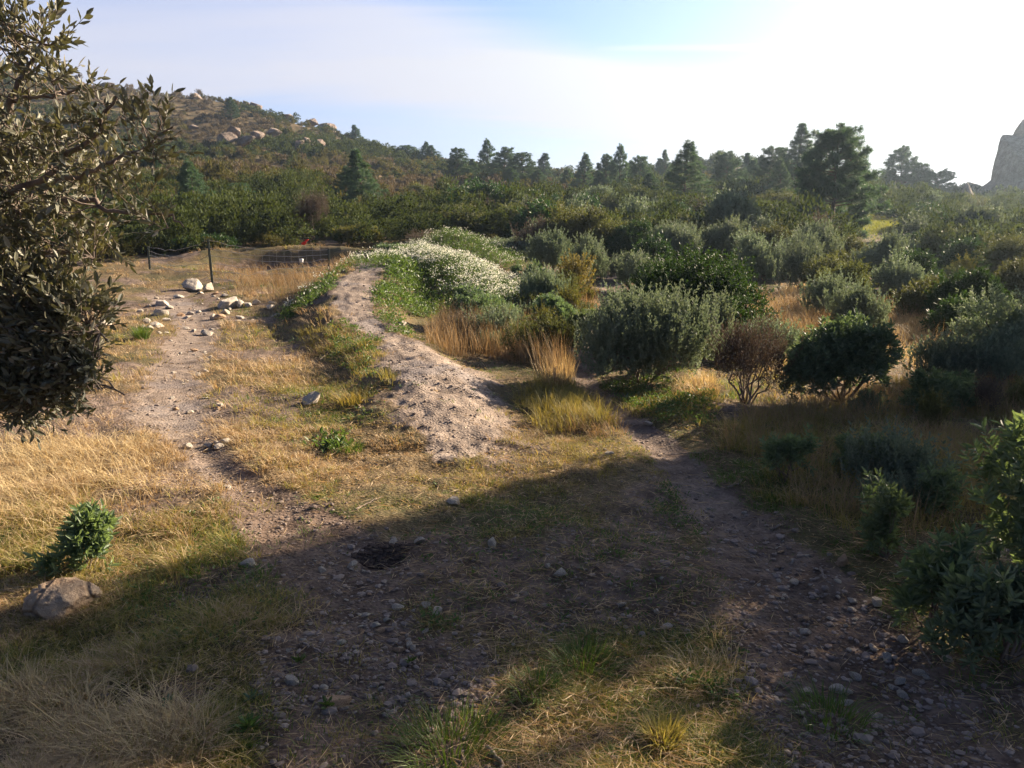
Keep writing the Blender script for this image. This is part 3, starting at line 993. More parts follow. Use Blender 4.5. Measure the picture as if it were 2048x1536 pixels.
def pine_mesh(h, w, kind=0, seed=0, tufts=1.0, nl=0.11, dense=True):
    """Aleppo pine: tapered trunk, upswept whorled limbs, needle tufts at the shoot ends"""
    g = np.random.default_rng(seed)
    tr = [np.array([0, 0, -0.3])]
    lean = g.normal(size=2) * 0.03
    for i in range(1, 9):
        z = h * 0.97 * i / 8
        tr.append(np.array([lean[0] * z + g.normal() * 0.012 * h * 0.6, lean[1] * z + g.normal() * 0.012 * h * 0.6, z]))
    tr = np.array(tr)
    r0 = 0.019 * h + 0.02
    wood = [tube(tr, np.linspace(r0, r0 * 0.12, 9), 7)]
    P, Dd, tt = [], [], []

    def trunk_at(z):
        return np.array([np.interp(z, tr[:, 2], tr[:, 0]), np.interp(z, tr[:, 2], tr[:, 1]), z])
    z = h * (0.07 if kind != 2 else 0.3)
    side = 1.0
    while z < h * 0.97:
        f = z / h
        if kind == 0:       # pointed crown
            rad = w / 2 * (1 - f) ** 0.85 * (1.0 if f > 0.15 else 0.8) * 1.15
        elif kind == 1:     # broad, rounded
            rad = w / 2 * min(1.0, 1.18 * (1 - f) ** 0.55) * (0.8 + 0.2 * min(1, f / 0.3))
        else:               # low umbrella
            rad = w / 2 * math.sqrt(max(0.02, 1 - ((f - 0.62) / 0.42) ** 2))
        nb = int(g.integers(5, 8))
        a0 = g.random() * 6.28
        for b in range(nb):
            a = a0 + b * 6.28 / nb + g.normal() * 0.25
            L = max(0.12, rad * (0.62 + 0.5 * g.random()))
            out = np.array([math.cos(a), math.sin(a), 0])
            rise = 0.12 + 0.28 * f + 0.10 * g.normal()
            p0 = trunk_at(z + g.normal() * 0.02 * h)
            tl = np.linspace(0, 1, 5)[:, None]
            pts = p0 + out * L * tl + np.array([0, 0, 1.0]) * (rise * L * (0.35 * tl + 0.65 * tl ** 2))
            pts[1:] += g.normal(size=(4, 3)) * 0.03 * L
            wood.append(tube(pts, np.linspace(max(0.010, 0.016 * L + 0.006), 0.004, 5), 4))
            ns = max(3, int((6 + 16 * L) * tufts))
            for s in range(ns):
                q = 0.22 + 0.78 * math.sqrt(g.random())
                i = min(3, int(q * 4))
                p = pts[i] + (pts[i + 1] - pts[i]) * (q * 4 - i)
                sd = out * 0.55 + g.normal(size=3) * 0.55 + np.array([0, 0, 0.5])
                sd /= np.linalg.norm(sd)
                sl = (0.09 + 0.22 * g.random() * (1.1 - q * 0.5)) * min(1.0, 0.5 + L * 0.5)
                for e in range(3):
                    P.append(p + sd * sl * (0.4 + 0.6 * e / 2))
                    Dd.append(sd)
                    tt.append(g.random())
        z += h * (0.036 + 0.014 * g.random()) * (1.15 - 0.5 * f)
    for e in range(10):    # leader
        P.append(tr[-1] - np.array([0, 0, 0.03 * h * e / 2]))
        Dd.append(np.array([0, 0, 1.0]))
        tt.append(0.5)
    P, Dd, tt = np.array(P), np.array(Dd), np.array(tt)
    k = 9
    n = len(P)
    D = nrm(Dd[:, None] * 0.75 + rng.normal(size=(n, k, 3)) * 0.45)
    B = P[:, None] + rng.normal(size=(n, k, 3)) * 0.018
    V, Fc, T = cards(B.reshape(-1, 3), D.reshape(-1, 3), nl * (0.7 + 0.6 * rng.random(n * k)), 0.013, tint=np.clip(np.repeat(tt, k) * 0.75 + rng.random(n * k) * 0.25, 0, .999))
    crown = mesh_np('crown', V, Fc, [M_PINE], False, {'tint': T})
    Vw, Fw, _ = cat(wood)
    trunk = mesh_np('trunk', Vw, Fw, [M_PBARK], True)
    return crown, trunk


PINES = []      # (kind, height, width) of the models the copies are made from


def pine_proto(h, w, kind, seed, tufts, nl):
    c, t = pine_mesh(h, w, kind, seed, tufts, nl)
    return (h, w, c, t)


PROTO = {
    'point0': pine_proto(6, 3.4, 0, 3, 0.9, 0.16), 'point1': pine_proto(6, 3.0, 0, 5, 0.9, 0.16), 'point2': pine_proto(6, 3.8, 0, 8, 0.85, 0.16),
    'broad0': pine_proto(6, 4.2, 1, 11, 1.0, 0.16), 'broad1': pine_proto(6, 3.8, 1, 13, 1.0, 0.16), 'umb': pine_proto(5, 4.6, 2, 17, 1.1, 0.16),
    'slim': pine_proto(6, 2.2, 0, 21, 1.0, 0.16),
}
_pine_first = {}


def pine(kind, label, px, top, base, D, wpx, group='pines on the slope', sink=0.25, name='pine_tree'):
    s = D / F
    g0 = on(px, D)
    ztop = at(px, top, D)[2]
    h = ztop - g0[2]
    if base is not None:
        hb = (base - top) * s
        h = max(h, hb * 0.6)
    h0, w0, c, t = PROTO[kind]
    wf = 1.25 if D < 56 or D > 130 else 1.5
    sc = (wf * wpx * s / w0, wf * wpx * s / w0, h / h0)
    rz = rng.random() * 6.28
    if kind not in _pine_first:
        r = empty(name, g0, rz, sc)
        tag(r, label, 'pine tree', group)
        obj('crown', c, r)
        obj('trunk', t, r)
        _pine_first[kind] = r
        return r
    return copy_thing(_pine_first[kind], g0, rz, sc, label, group)


for row in [
    ('slim', 'lone slim pine on the skyline just right of the crest outcrop', 713, 250, 292, 146, 24),
    ('point0', 'low dark pine on the upper hillside below the crest boulders', 463, 196, 238, 135, 32),
    ('point1', 'taller left pine of the joined pair on the skyline at the foot of the hill', 850, 284, 350, 125, 26),
    ('point0', 'shorter right pine of the joined pair on the skyline at the foot of the hill', 867, 292, 352, 124, 32),
    ('broad1', 'low rounded pine hugging the ridge left of the joined pair', 822, 304, 345, 128, 40),
    ('broad0', 'stout two-topped pine standing alone left of the tallest ridge pine', 914, 296, 380, 92, 44),
    ('slim', 'small pine tucked at the left foot of the tallest ridge pine', 947, 318, 372, 98, 26),
    ('point2', 'tallest pine of the ridge group left of the middle of the photo', 978, 279, 372, 95, 44),
    ('broad1', 'pine joined to the right side of the tallest ridge pine', 1003, 296, 385, 92, 44),
    ('broad0', 'dense dark pine with a pointed top between the tallest ridge pine and a thin one', 1046, 305, 395, 86, 54),
    ('slim', 'thin pointed pine on the skyline right of the dense dark one', 1083, 306, 352, 112, 30),
    ('slim', 'tiny pine on the skyline in the gap of the pine row', 1111, 336, 360, 122, 20),
    ('slim', 'tiniest pine on the skyline just left of the right hand pine row', 1131, 344, 362, 128, 12),
    ('point1', 'pointed pine at the left end of the right hand pine row', 1166, 308, 398, 78, 42),
    ('broad1', 'round-topped pine second in the right hand pine row', 1208, 312, 402, 76, 42),
    ('point2', 'highest pine in the left half of the right hand pine row', 1238, 290, 408, 72, 48),
    ('broad0', 'pale leaning-topped pine just right of the highest one in the row', 1276, 312, 412, 70, 44),
    ('slim', 'narrow pine behind the row, left of the feathery pine', 1318, 316, 360, 105, 24),
    ('point0', 'second narrow pine behind the row, touching the feathery pine', 1333, 302, 370, 100, 28),
    ('point2', 'feathery pale pine with a bare tip standing forward of the row', 1362, 284, 440, 48, 104),
    ('slim', 'small pine on the far skyline right of the feathery pine', 1403, 314, 338, 130, 18),
    ('point1', 'taller of the two small pines on the far skyline', 1431, 302, 338, 130, 24),
    ('broad1', 'open pale pine with a bare lower trunk between feathery and dark pines', 1462, 306, 412, 66, 62),
    ('slim', 'slender pine top rising behind the open pale pine', 1492, 306, 380, 80, 26),
    ('broad0', 'dark dense pine left of the tall two-tiered pine', 1538, 294, 412, 62, 76),
    ('point0', 'tall two-tiered dark pine beside the largest pine', 1586, 250, 410, 58, 74),
    ('point1', 'dark pine at the back between the tall two-tiered pine and the largest', 1612, 300, 420, 60, 60),
    ('point0', 'low pine filling the gap left of the right hand pine row', 1140, 340, 405, 84, 34),
    ('point1', 'dim pine in the row behind the pale leaning-topped pine', 1255, 322, 405, 84, 34),
    ('point2', 'young pine at the foot of the feathery pine, left side', 1305, 345, 440, 56, 52),
    ('point0', 'young pine right at the foot of the feathery pine', 1412, 350, 435, 58, 52),
    ('point1', 'dim pine standing between the open pale pine and the dark dense one', 1505, 318, 412, 70, 46),
    ('point2', 'dark pine pressed against the left side of the largest pine', 1560, 318, 425, 54, 60),
    ('point0', 'short pine below the stout two-topped pine on the ridge', 930, 338, 392, 86, 36),
    ('point1', 'low dark pine right below the tallest ridge pine', 1020, 335, 402, 82, 40),
    ('point2', 'short dark pine at the right foot of the dense dark pine', 1075, 345, 405, 82, 38),
    ('point0', 'short pine under the round-topped pine of the row', 1190, 345, 412, 68, 40),
    ('point1', 'slender pine showing over the right shoulder of the largest pine', 1712, 318, 430, 44, 50),
    ('point0', 'small pine at the left skirt of the open skyline pine', 1778, 340, 405, 76, 36),
    ('broad1', 'tall open pine alone on the skyline right of the largest pine', 1800, 295, 402, 74, 62),
    ('broad0', 'lower pine leaning against the open skyline pine', 1832, 326, 404, 74, 44),
    ('umb', 'low umbrella shaped pine left of the standing stone', 1866, 346, 404, 78, 46),
    ('point0', 'pale grey green pine on the lower slope above the fence', 733, 302, 465, 44, 82),
    ('broad1', 'darker pine close behind the pale pine above the fence', 688, 338, 452, 50, 54),
    ('point2', 'bright olive pine on the lower left slope beside the near tree', 396, 322, 470, 38, 86),
    ('broad0', 'bushy small pine with yellow green clumps right of the bright olive pine', 480, 366, 450, 44, 78),
]:
    pine(*row)
# the largest pine gets a model of its own
_c, _t = pine_mesh(4.7, 3.6, 1, 29, 1.7, 0.13)
g0 = on(1660, 31)
r = empty('pine_tree', g0, 0.6, (1, 1, (at(1660, 258, 31)[2] - g0[2]) / 4.7))
tag(r, 'largest pine with wide billowing crown, right of the middle on the slope', 'pine tree', 'pines on the slope')
obj('crown', _c, r)
obj('trunk', _t, r)


# ------------------------------------------------------------------ single shrubs, from near to far
def sh(kind, label, px, top, base, wpx, D, **kw):
    s = D / F
    g0 = on(px, D)
    zt = at(px, top, D)[2]
    h = max(0.15, zt - g0[2])
    return shrub(kind, label, g0 - np.array([0, 0, 0.02]), wpx * s, h, **kw)


sh('lentisk', 'big glossy dark green dome shrub in the middle right', 1378, 498, 690, 350, 10.6, dep=2.0, ls=1.05, solid=True, low=.05, nl=40, group='shrubs on the right flat')
sh('grey', 'grey green shrub of dense upright leafy shoots in front of the big dark dome', 1288, 590, 765, 340, 8.1, dep=1.3, ls=0.95, dens=1.25, solid=True, low=.05, nl=30, group='shrubs on the right flat')
sh('spurge', 'rounded blue green shrub of whorled leaves on branching stems beside the shaded grass', 1690, 636, 815, 265, 7.0, dep=0.9, ls=1.0, dens=1.0, solid=True, nl=18, group='shrubs on the right flat', low=0.22)
sh('brown', 'bare brown twiggy shrub left of the rounded blue green one', 1490, 640, 825, 220, 7.1, dep=0.7, dens=1.15, solid=True, group='shrubs on the right flat')
sh('grey', 'narrow grey shrub filling the gap between the dark dome and the upright shoots', 1432, 598, 690, 90, 9.2, group='shrubs on the right flat')
sh('blue', 'blue green cushion shrub behind the tall brown stalks', 1106, 574, 655, 110, 12.2, solid=True, low=.05, group='shrubs on the right flat')
sh('olive', 'sparse dark olive shrub right of the brown stalks beside the shaded path', 1095, 625, 715, 185, 9.6, dens=0.6, solid=True, group='shrubs on the right flat')
sh('blue', 'low blue green shrub below the white flowers', 962, 572, 650, 175, 12.6, solid=True, low=.05, group='shrubs on the right flat')
sh('blue', 'dark blue green shrub between the white flowers and the yellow shrub', 1060, 526, 600, 84, 16.5, group='shrubs on the right flat')
sh('yellow', 'yellowing thin-leaved shrub in front of a tall grey shrub', 1150, 510, 608, 120, 15.2, dens=0.7, group='shrubs on the right flat')
sh('grey', 'tall silver grey shrub behind the yellowing one', 1176, 474, 590, 88, 17.4, ls=1.2, group='shrubs on the right flat')
sh('grey', 'dark grey green shrub of upright shoots left of the tall silver one', 1100, 466, 575, 110, 20.5, ls=1.3, group='shrubs on the right flat')
sh('grey', 'small grey shrub on the path edge at the left foot of the dark dome', 1216, 588, 660, 64, 11.6, group='shrubs on the right flat')
sh('grey', 'pale shoot-tipped shrub standing in the golden grass right of the dark dome', 1725, 578, 662, 170, 11.6, ls=1.0, dens=0.8, low=.05, group='shrubs on the right flat')
sh('olive', 'dull green shrub behind the golden grass, above the pale shoot-tipped shrub', 1700, 520, 622, 140, 14.6, ls=1.2, group='shrubs on the right flat')
sh('olive', 'hazy grey shrub at the right edge of the photo above the shaded grass', 2000, 585, 760, 290, 8.0, dep=1.2, dens=0.9, solid=True, low=.05, kmat=M_GREY, group='shrubs on the right flat')
sh('lentisk', 'hazy dark shrub by the right edge, above and behind the grey one', 1935, 540, 650, 190, 12.4, ls=1.3, group='shrubs on the right flat')
sh('grey', 'small pale shrub between the dark dome and the golden grass slope', 1600, 490, 590, 110, 18, ls=1.3, group='shrubs on the right flat')
# thicket right of the middle, 18 to 30 m off
for (k, px, top, base, wpx, D, lab) in [
    ('grey', 1360, 440, 545, 120, 24, 'wide pale grey shrub directly above the dark dome'),
    ('grey', 1455, 436, 540, 110, 25, 'pale grey shrub right above the right shoulder of the dark dome'),
    ('lentisk', 1245, 440, 530, 100, 25, 'dark rounded shrub left of the wide pale grey one'),
    ('olive', 1530, 450, 550, 100, 23, 'green grey shrub below the dark pine, second right of dark dome'),
    ('grey', 1610, 455, 555, 100, 22, 'pale shrub below the left skirt of the largest pine'),
    ('olive', 1690, 466, 555, 90, 23, 'shrub right in front of the trunk of the largest pine'),
    ('grey', 1760, 470, 570, 110, 20, 'olive grey shrub just below the sunlit grass patch'),
    ('lentisk', 1830, 492, 580, 120, 18, 'dark hazy shrub right of the olive grey one below the sunlit patch'),
    ('lentisk', 1935, 480, 560, 130, 22, 'dark hazy shrub right of the middle of the shaded right slope'),
    ('olive', 2020, 470, 580, 130, 20, 'hazy shrub cut by the right edge of the photo on the shaded slope'),
    ('lentisk', 1096, 426, 482, 84, 40, 'dark round shrub alone on the pale scrub above the flowers'),
    ('olive', 1180, 430, 500, 90, 33, 'dull olive shrub right of the dark round one'),
    ('lentisk', 1410, 420, 480, 110, 36, 'dark shrub at the foot of the feathery pine'),
    ('olive', 1555, 385, 450, 90, 44, 'golden olive shrub below the dark pines on the slope'),
    ('lentisk', 1545, 420, 480, 110, 36, 'dark shrub band under the golden olive shrub'),
    ('lentisk', 1790, 420, 465, 80, 46, 'dark hazy shrub right of the sunlit grass patch'),
    ('olive', 1870, 430, 490, 90, 38, 'hazy olive shrub on the shaded slope below the standing stone'),
    ('lentisk', 1980, 420, 480, 120, 42, 'hazy dark shrub on the slope under the crag'),
    ('olive', 1010, 420, 480, 90, 42, 'olive shrub on the slope left of the dark round one'),
    ('olive', 930, 440, 500, 100, 36, 'olive shrub on the slope directly above the white flowers'),
    ('lentisk', 786, 388, 452, 60, 46, 'dark round shrub right of the pale pine above the fence'),
    ('lentisk', 660, 398, 430, 40, 60, 'dark low shrub left of the pines above the fence'),
    ('olive', 1640, 500, 600, 110, 17, 'dull green shrub behind the pale one at the top of the golden grass'),
    ('grey', 1500, 470, 580, 110, 20, 'pale olive shrub between the right shoulder of the dark dome and golden grass'),
    ('grey', 1580, 470, 570, 100, 21, 'grey shrub just above the top of the golden grass slope'),
    ('lentisk', 1310, 470, 545, 90, 20.5, 'dark shrub peeping over the top of the dark dome'),
    ('olive', 1840, 560, 640, 130, 13.5, 'dull hazy shrub on the right beyond the pale shoot-tipped one'),
    ('lentisk', 1900, 600, 680, 110, 11, 'dark hazy shrub just left of the grey one at the right edge'),
    ('grey', 1780, 520, 600, 100, 16.5, 'grey olive shrub between two dark hazy ones on the right'),
    ('olive', 2010, 520, 610, 140, 15.5, 'hazy dark shrub against the right edge above the grey one'),
    ('grey', 1270, 520, 580, 80, 18, 'grey shrub over the left shoulder of the dark dome'),
    ('olive', 1650, 425, 490, 100, 34, 'olive shrub at the left foot of the largest pine'),
    ('grey', 1320, 405, 480, 90, 42, 'grey olive shrub left of the foot of the feathery pine'),
    ('olive', 1250, 420, 470, 80, 44, 'olive shrub below the highest pine of the row'),
    ('lentisk', 1480, 410, 460, 90, 48, 'dark shrub below the open pale pine'),
    ('olive', 1120, 480, 550, 90, 25, 'grey olive shrub right behind the dark grey upright one'),
    ('lentisk', 820, 440, 490, 90, 36, 'dark green shrub left of the olive one above the white flowers'),
]:
    sh(k, lab, px, top, base, wpx * 1.25, D, ls=2.0 if D > 28 else 1.5, far=True, dens=1.15, low=0.05, group='shrubs in the thicket', stem_r=0.02)
# behind the fence
for (k, px, top, base, wpx, D, lab, mt) in [
    ('brown', 618, 376, 505, 100, 30, 'tall sparse grey brown shrub behind the red marker', M_TWIG),
    ('scrub', 500, 425, 500, 130, 31, 'yellow green feathery shrub left of the tall sparse one', M_SCRUB),
    ('scrub', 700, 455, 515, 110, 29, 'yellow green low shrub behind the right fence post', M_SCRUB),
    ('lentisk', 410, 470, 545, 110, 27, 'dark green shrub behind the left fence post', M_LENT),
    ('scrub', 310, 490, 555, 120, 27, 'dull yellow green shrub between the near tree and the fence', M_SCRUB),
    ('blue', 790, 492, 540, 90, 25, 'blue green shrub behind the top of the mound', M_BLUE),
    ('brown', 850, 470, 520, 100, 28, 'reddish brown shrub behind the mound, right of the blue green one', M_TWIG),
    ('blue', 1000, 470, 530, 130, 26, 'grey green spreading shrub behind the white flowers', M_GREY),
    ('olive', 560, 470, 520, 80, 29, 'dark olive shrub at the left foot of the tall sparse one', M_OLIVE),
    ('scrub', 220, 480, 545, 90, 26, 'olive shrub half hidden by the near tree', M_SCRUB),
]:
    sh(k, lab, px, top, base, wpx * 1.15, D, ls=1.7, far=True, dens=1.0, low=0.05, group='shrubs behind the fence', kmat=mt, stem_r=0.02)
# the unbroken thicket on the middle slope: copies of a few sorts
def thicket():
    first = {}
    for q, (k, wd, ht, ls) in enumerate([('olive', 2.3, 1.35, 2.0), ('olive', 1.7, 1.2, 2.0), ('grey', 2.0, 1.3, 2.0), ('grey', 1.5, 1.1, 1.9), ('lentisk', 2.4, 1.5, 2.2), ('lentisk', 1.7, 1.2, 2.2),
                                         ('scrub', 2.0, 1.2, 1.6), ('scrub', 1.6, 1.0, 1.6), ('brown', 1.7, 1.15, 2.2)]):
        first[q] = (k, wd, ht, ls, None)
    spots = []
    tries = 0
    while len(spots) < 280 and tries < 9000:
        tries += 1
        D = 1 / (1 / 25 - rng.random() * (1 / 25 - 1 / 66))
        px = rng.random() * 2000 - 40 if D > 31 else 1040 + rng.random() * 1060
        if D < 31 and px < 1000:
            continue
        if abs(px - 1742) < 60 and D < 50:
            continue
        x = (px - 1024) / F * D
        if any((x - a) ** 2 + ((D - b) * 0.8) ** 2 < (0.66 + 0.009 * D) ** 2 for a, b, _ in spots):
            continue
        spots.append((x, D, px))
    words = {'olive': 'olive green rounded shrub', 'grey': 'grey green upright shrub', 'lentisk': 'dark green dome shaped shrub', 'scrub': 'yellowish olive shrub', 'brown': 'brown twiggy shrub'}
    spots.sort(key=lambda t: t[1])
    rest = []
    for num, (x, D, px) in enumerate(spots):
        v = fbm(np.array([x * .12]), np.array([D * .12]), 131)[0] + (rng.random() - .5) * .5
        if px < 900:
            q = int(rng.choice([6, 7, 8, 0, 1, 4, 6, 7]))
        else:
            q = int(rng.choice([0, 1, 2, 3, 4, 5, 2, 3] if v > .45 else [0, 1, 6, 7, 8, 4, 3, 0]))
        k, wd, ht, ls, src = first[q]
        zone = 'left of the white flowers' if px < 820 else 'between white flowers and feathery pine' if px < 1360 else 'around the largest pine' if px < 1760 else 'below the crag'
        lab = words[k] + ' in the slope thicket ' + zone
        loc = (x, D, float(H([x], [D])[0]) - .05)
        sc = 0.7 + 0.85 * rng.random() ** 1.4
        hs = 0.66 if px < 900 else 0.92
        scl = (sc * (0.9 + .3 * rng.random()), sc, sc * hs * (0.8 + .4 * rng.random()))
        if src is None:
            r = shrub(k, lab, loc, wd, ht, group='thicket shrubs: ' + lab, ls=ls, far=True, dens=1.0, low=0.05, stem_r=.02)
            r.scale = scl
            first[q] = (k, wd, ht, ls, r)
        elif num < 128:
            copy_thing(src, loc, rng.random() * 6.28, scl, lab, 'thicket shrubs: ' + lab)
        else:
            rest.append((q, loc, rng.random() * 6.28, scl))
    pcs, mi, mats = [], [], []
    cache = {}
    for q, loc, rz, scl in rest:
        if q not in cache:
            me = [c for c in first[q][4].children if c.name.startswith('foliage')][0].data
            V = np.empty(len(me.vertices) * 3, np.float32)
            me.vertices.foreach_get('co', V)
            T = np.empty(len(me.vertices), np.float32)
            me.attributes['tint'].data.foreach_get('value', T)
            I = np.empty(len(me.loops), np.int32)
            me.loops.foreach_get('vertex_index', I)
            if me.materials[0] not in mats:
                mats.append(me.materials[0])
            cache[q] = (V.reshape(-1, 3), I.reshape(-1, 4), T, mats.index(me.materials[0]))
        V, Fc, T, m = cache[q]
        c, n = math.cos(rz), math.sin(rz)
        W = V * np.array(scl)
        W = np.stack([W[:, 0] * c - W[:, 1] * n, W[:, 0] * n + W[:, 1] * c, W[:, 2]], -1) + np.array(loc)
        pcs.append((W, Fc, T))
        mi.append(np.full(len(Fc), m))
    V, Fc, T = cat(pcs)
    o = obj('shrubbery', mesh_np('shrubbery', V, Fc, mats, False, {'tint': T}, np.concatenate(mi)))
    tag(o, 'mass of mixed shrubs on the middle slope beyond the nearer thicket', 'shrubbery', None, 'stuff')


thicket()


def low_scrub():
    protos = {}
    for q, (k, wd, ht, mt) in enumerate([('grey', .9, .50, M_GREY), ('olive', .8, .45, M_OLIVE), ('blue', .8, .42, M_BLUE), ('brown', .9, .48, M_TWIG), ('grey', .7, .6, M_SCRUB), ('spurge', .7, .45, M_SPRIG)]):
        protos[q] = [k, wd, ht, mt, None]
    zones = [
        ([(1600, 650), (1680, 690), (1700, 620), (1640, 580)], 1, 'low ragged scrub plant between the two golden grass patches'),
        ([(1650, 640), (1900, 640), (2080, 620), (2060, 545), (1660, 545)], 9, 'low ragged scrub plant on the right flat above the golden grass'),
        ([(1850, 790), (2080, 830), (2080, 690), (1940, 690)], 5, 'low ragged scrub plant at the right edge beside the hazy grey shrub'),
        ([(1430, 720), (1620, 740), (1600, 660), (1480, 650)], 2, 'low ragged scrub plant around the brown twiggy shrub'),
        ([(1480, 860), (1800, 900), (2060, 830), (1900, 780), (1500, 810)], 6, 'low ragged scrub plant in the shaded grass right of the path'),
        ([(1560, 1000), (1700, 1080), (1900, 1000), (1700, 920)], 4, 'low ragged scrub plant in deep shade near the path-side saplings'),
        ([(1010, 640), (1180, 680), (1230, 600), (1060, 590)], 12, 'low ragged scrub plant between the white flowers and the dark dome'),
        ([(1130, 600), (1260, 590), (1260, 540), (1150, 540)], 7, 'low ragged scrub plant by the path behind the yellowing shrub'),
        ([(900, 690), (1120, 730), (1130, 690), (950, 650)], 7, 'low ragged scrub plant among the tall brown stalks'),
    ]
    for pix, n, lab in zones:
        pts = np.array([gp(*p)[:2] for p in pix])
        lo, hi = pts.min(0), pts.max(0)
        got = 0
        while got < n:
            x, y = lo + rng.random(2) * (hi - lo)
            c, j = False, len(pts) - 1
            for i in range(len(pts)):
                if (pts[i, 1] > y) != (pts[j, 1] > y) and x < (pts[j, 0] - pts[i, 0]) * (y - pts[i, 1]) / (pts[j, 1] - pts[i, 1]) + pts[i, 0]:
                    c = not c
                j = i
            if not c or dirt_mask([x], [y])[0][0] > .3:
                continue
            got += 1
            q = int(rng.integers(6))
            k, wd, ht, mt, src = protos[q]
            sc = (0.5 + 0.7 * rng.random()) * min(1.25, .30 + y * .065)
            scl = (sc * (0.9 + .4 * rng.random()), sc, sc * (0.75 + .5 * rng.random()))
            loc = (x, y, float(H([x], [y])[0]) - .02)
            if src is None:
                r = shrub(k, lab, loc, wd, ht, group=lab, dens=.75, low=.05, stem_r=.006, fill=.6, kmat=mt)
                r.scale = scl
                protos[q][4] = r
            else:
                copy_thing(src, loc, rng.random() * 6.28, scl, lab, lab)


low_scrub()
# small leafy plants near the camera
p = gp(178, 1146)
shrub('spurge', 'small bright green leafy shrub beside the pitted boulder', p, 0.36, 0.31, ls=0.85, dens=0.8, nl=9, solid=True, name='shrub', stem_r=0.005, low=0.05, kmat=M_SPRIG)
for (px, py, wpx, hpx, lab) in [
    (1572, 965, 105, 115, 'dark blue green sapling shrub at the shaded path edge, farthest of the path-side ones'),
    (1745, 975, 95, 115, 'dark blue green sapling shrub in the shaded grass, middle of the path-side ones'),
    (1770, 1120, 130, 165, 'dark leafy shrub beside the ochre stone at the shaded path'),
    (1860, 1030, 90, 110, 'faint shaded sapling in the brown grass between path-side shrub and edge bush'),
]:
    p = gp(px, py)
    s = p[1] / F
    shrub('spurge', lab, p, wpx * s, hpx * s * 1.05, ls=0.8, dens=0.6, nl=9, stem_r=0.005, low=0.12, fill=.7, kmat=M_SPRIG, group='leafy shrubs along the shaded path')
p = at(2060, 1200, 3.15)
p[2] = H([p[0]], [p[1]])[0]
shrub('spurge', 'large leafy bush with sunlit tips at the lower right edge', p, 0.86, 0.80, dep=0.8, ls=1.05, dens=0.36, nl=13, stem_r=0.008, low=0.1, kmat=M_SPRIG, fill=.7)
p = at(1870, 1130, 3.0)
p[2] = H([p[0]], [p[1]])[0]
shrub('spurge', 'low leafy bush with bright green tips spilling toward the shaded path', p, 0.52, 0.42, dep=0.45, ls=1.0, dens=0.42, nl=8, stem_r=0.006, low=0.1, kmat=M_SPRIG, fill=.7)
p = at(2010, 1330, 2.75)
p[2] = H([p[0]], [p[1]])[0]
shrub('spurge', 'dark low bush in deep shade at the lower right edge, under the sunlit one', p, 0.60, 0.36, dep=0.5, ls=0.95, dens=0.55, nl=8, stem_r=0.008, low=0.05)
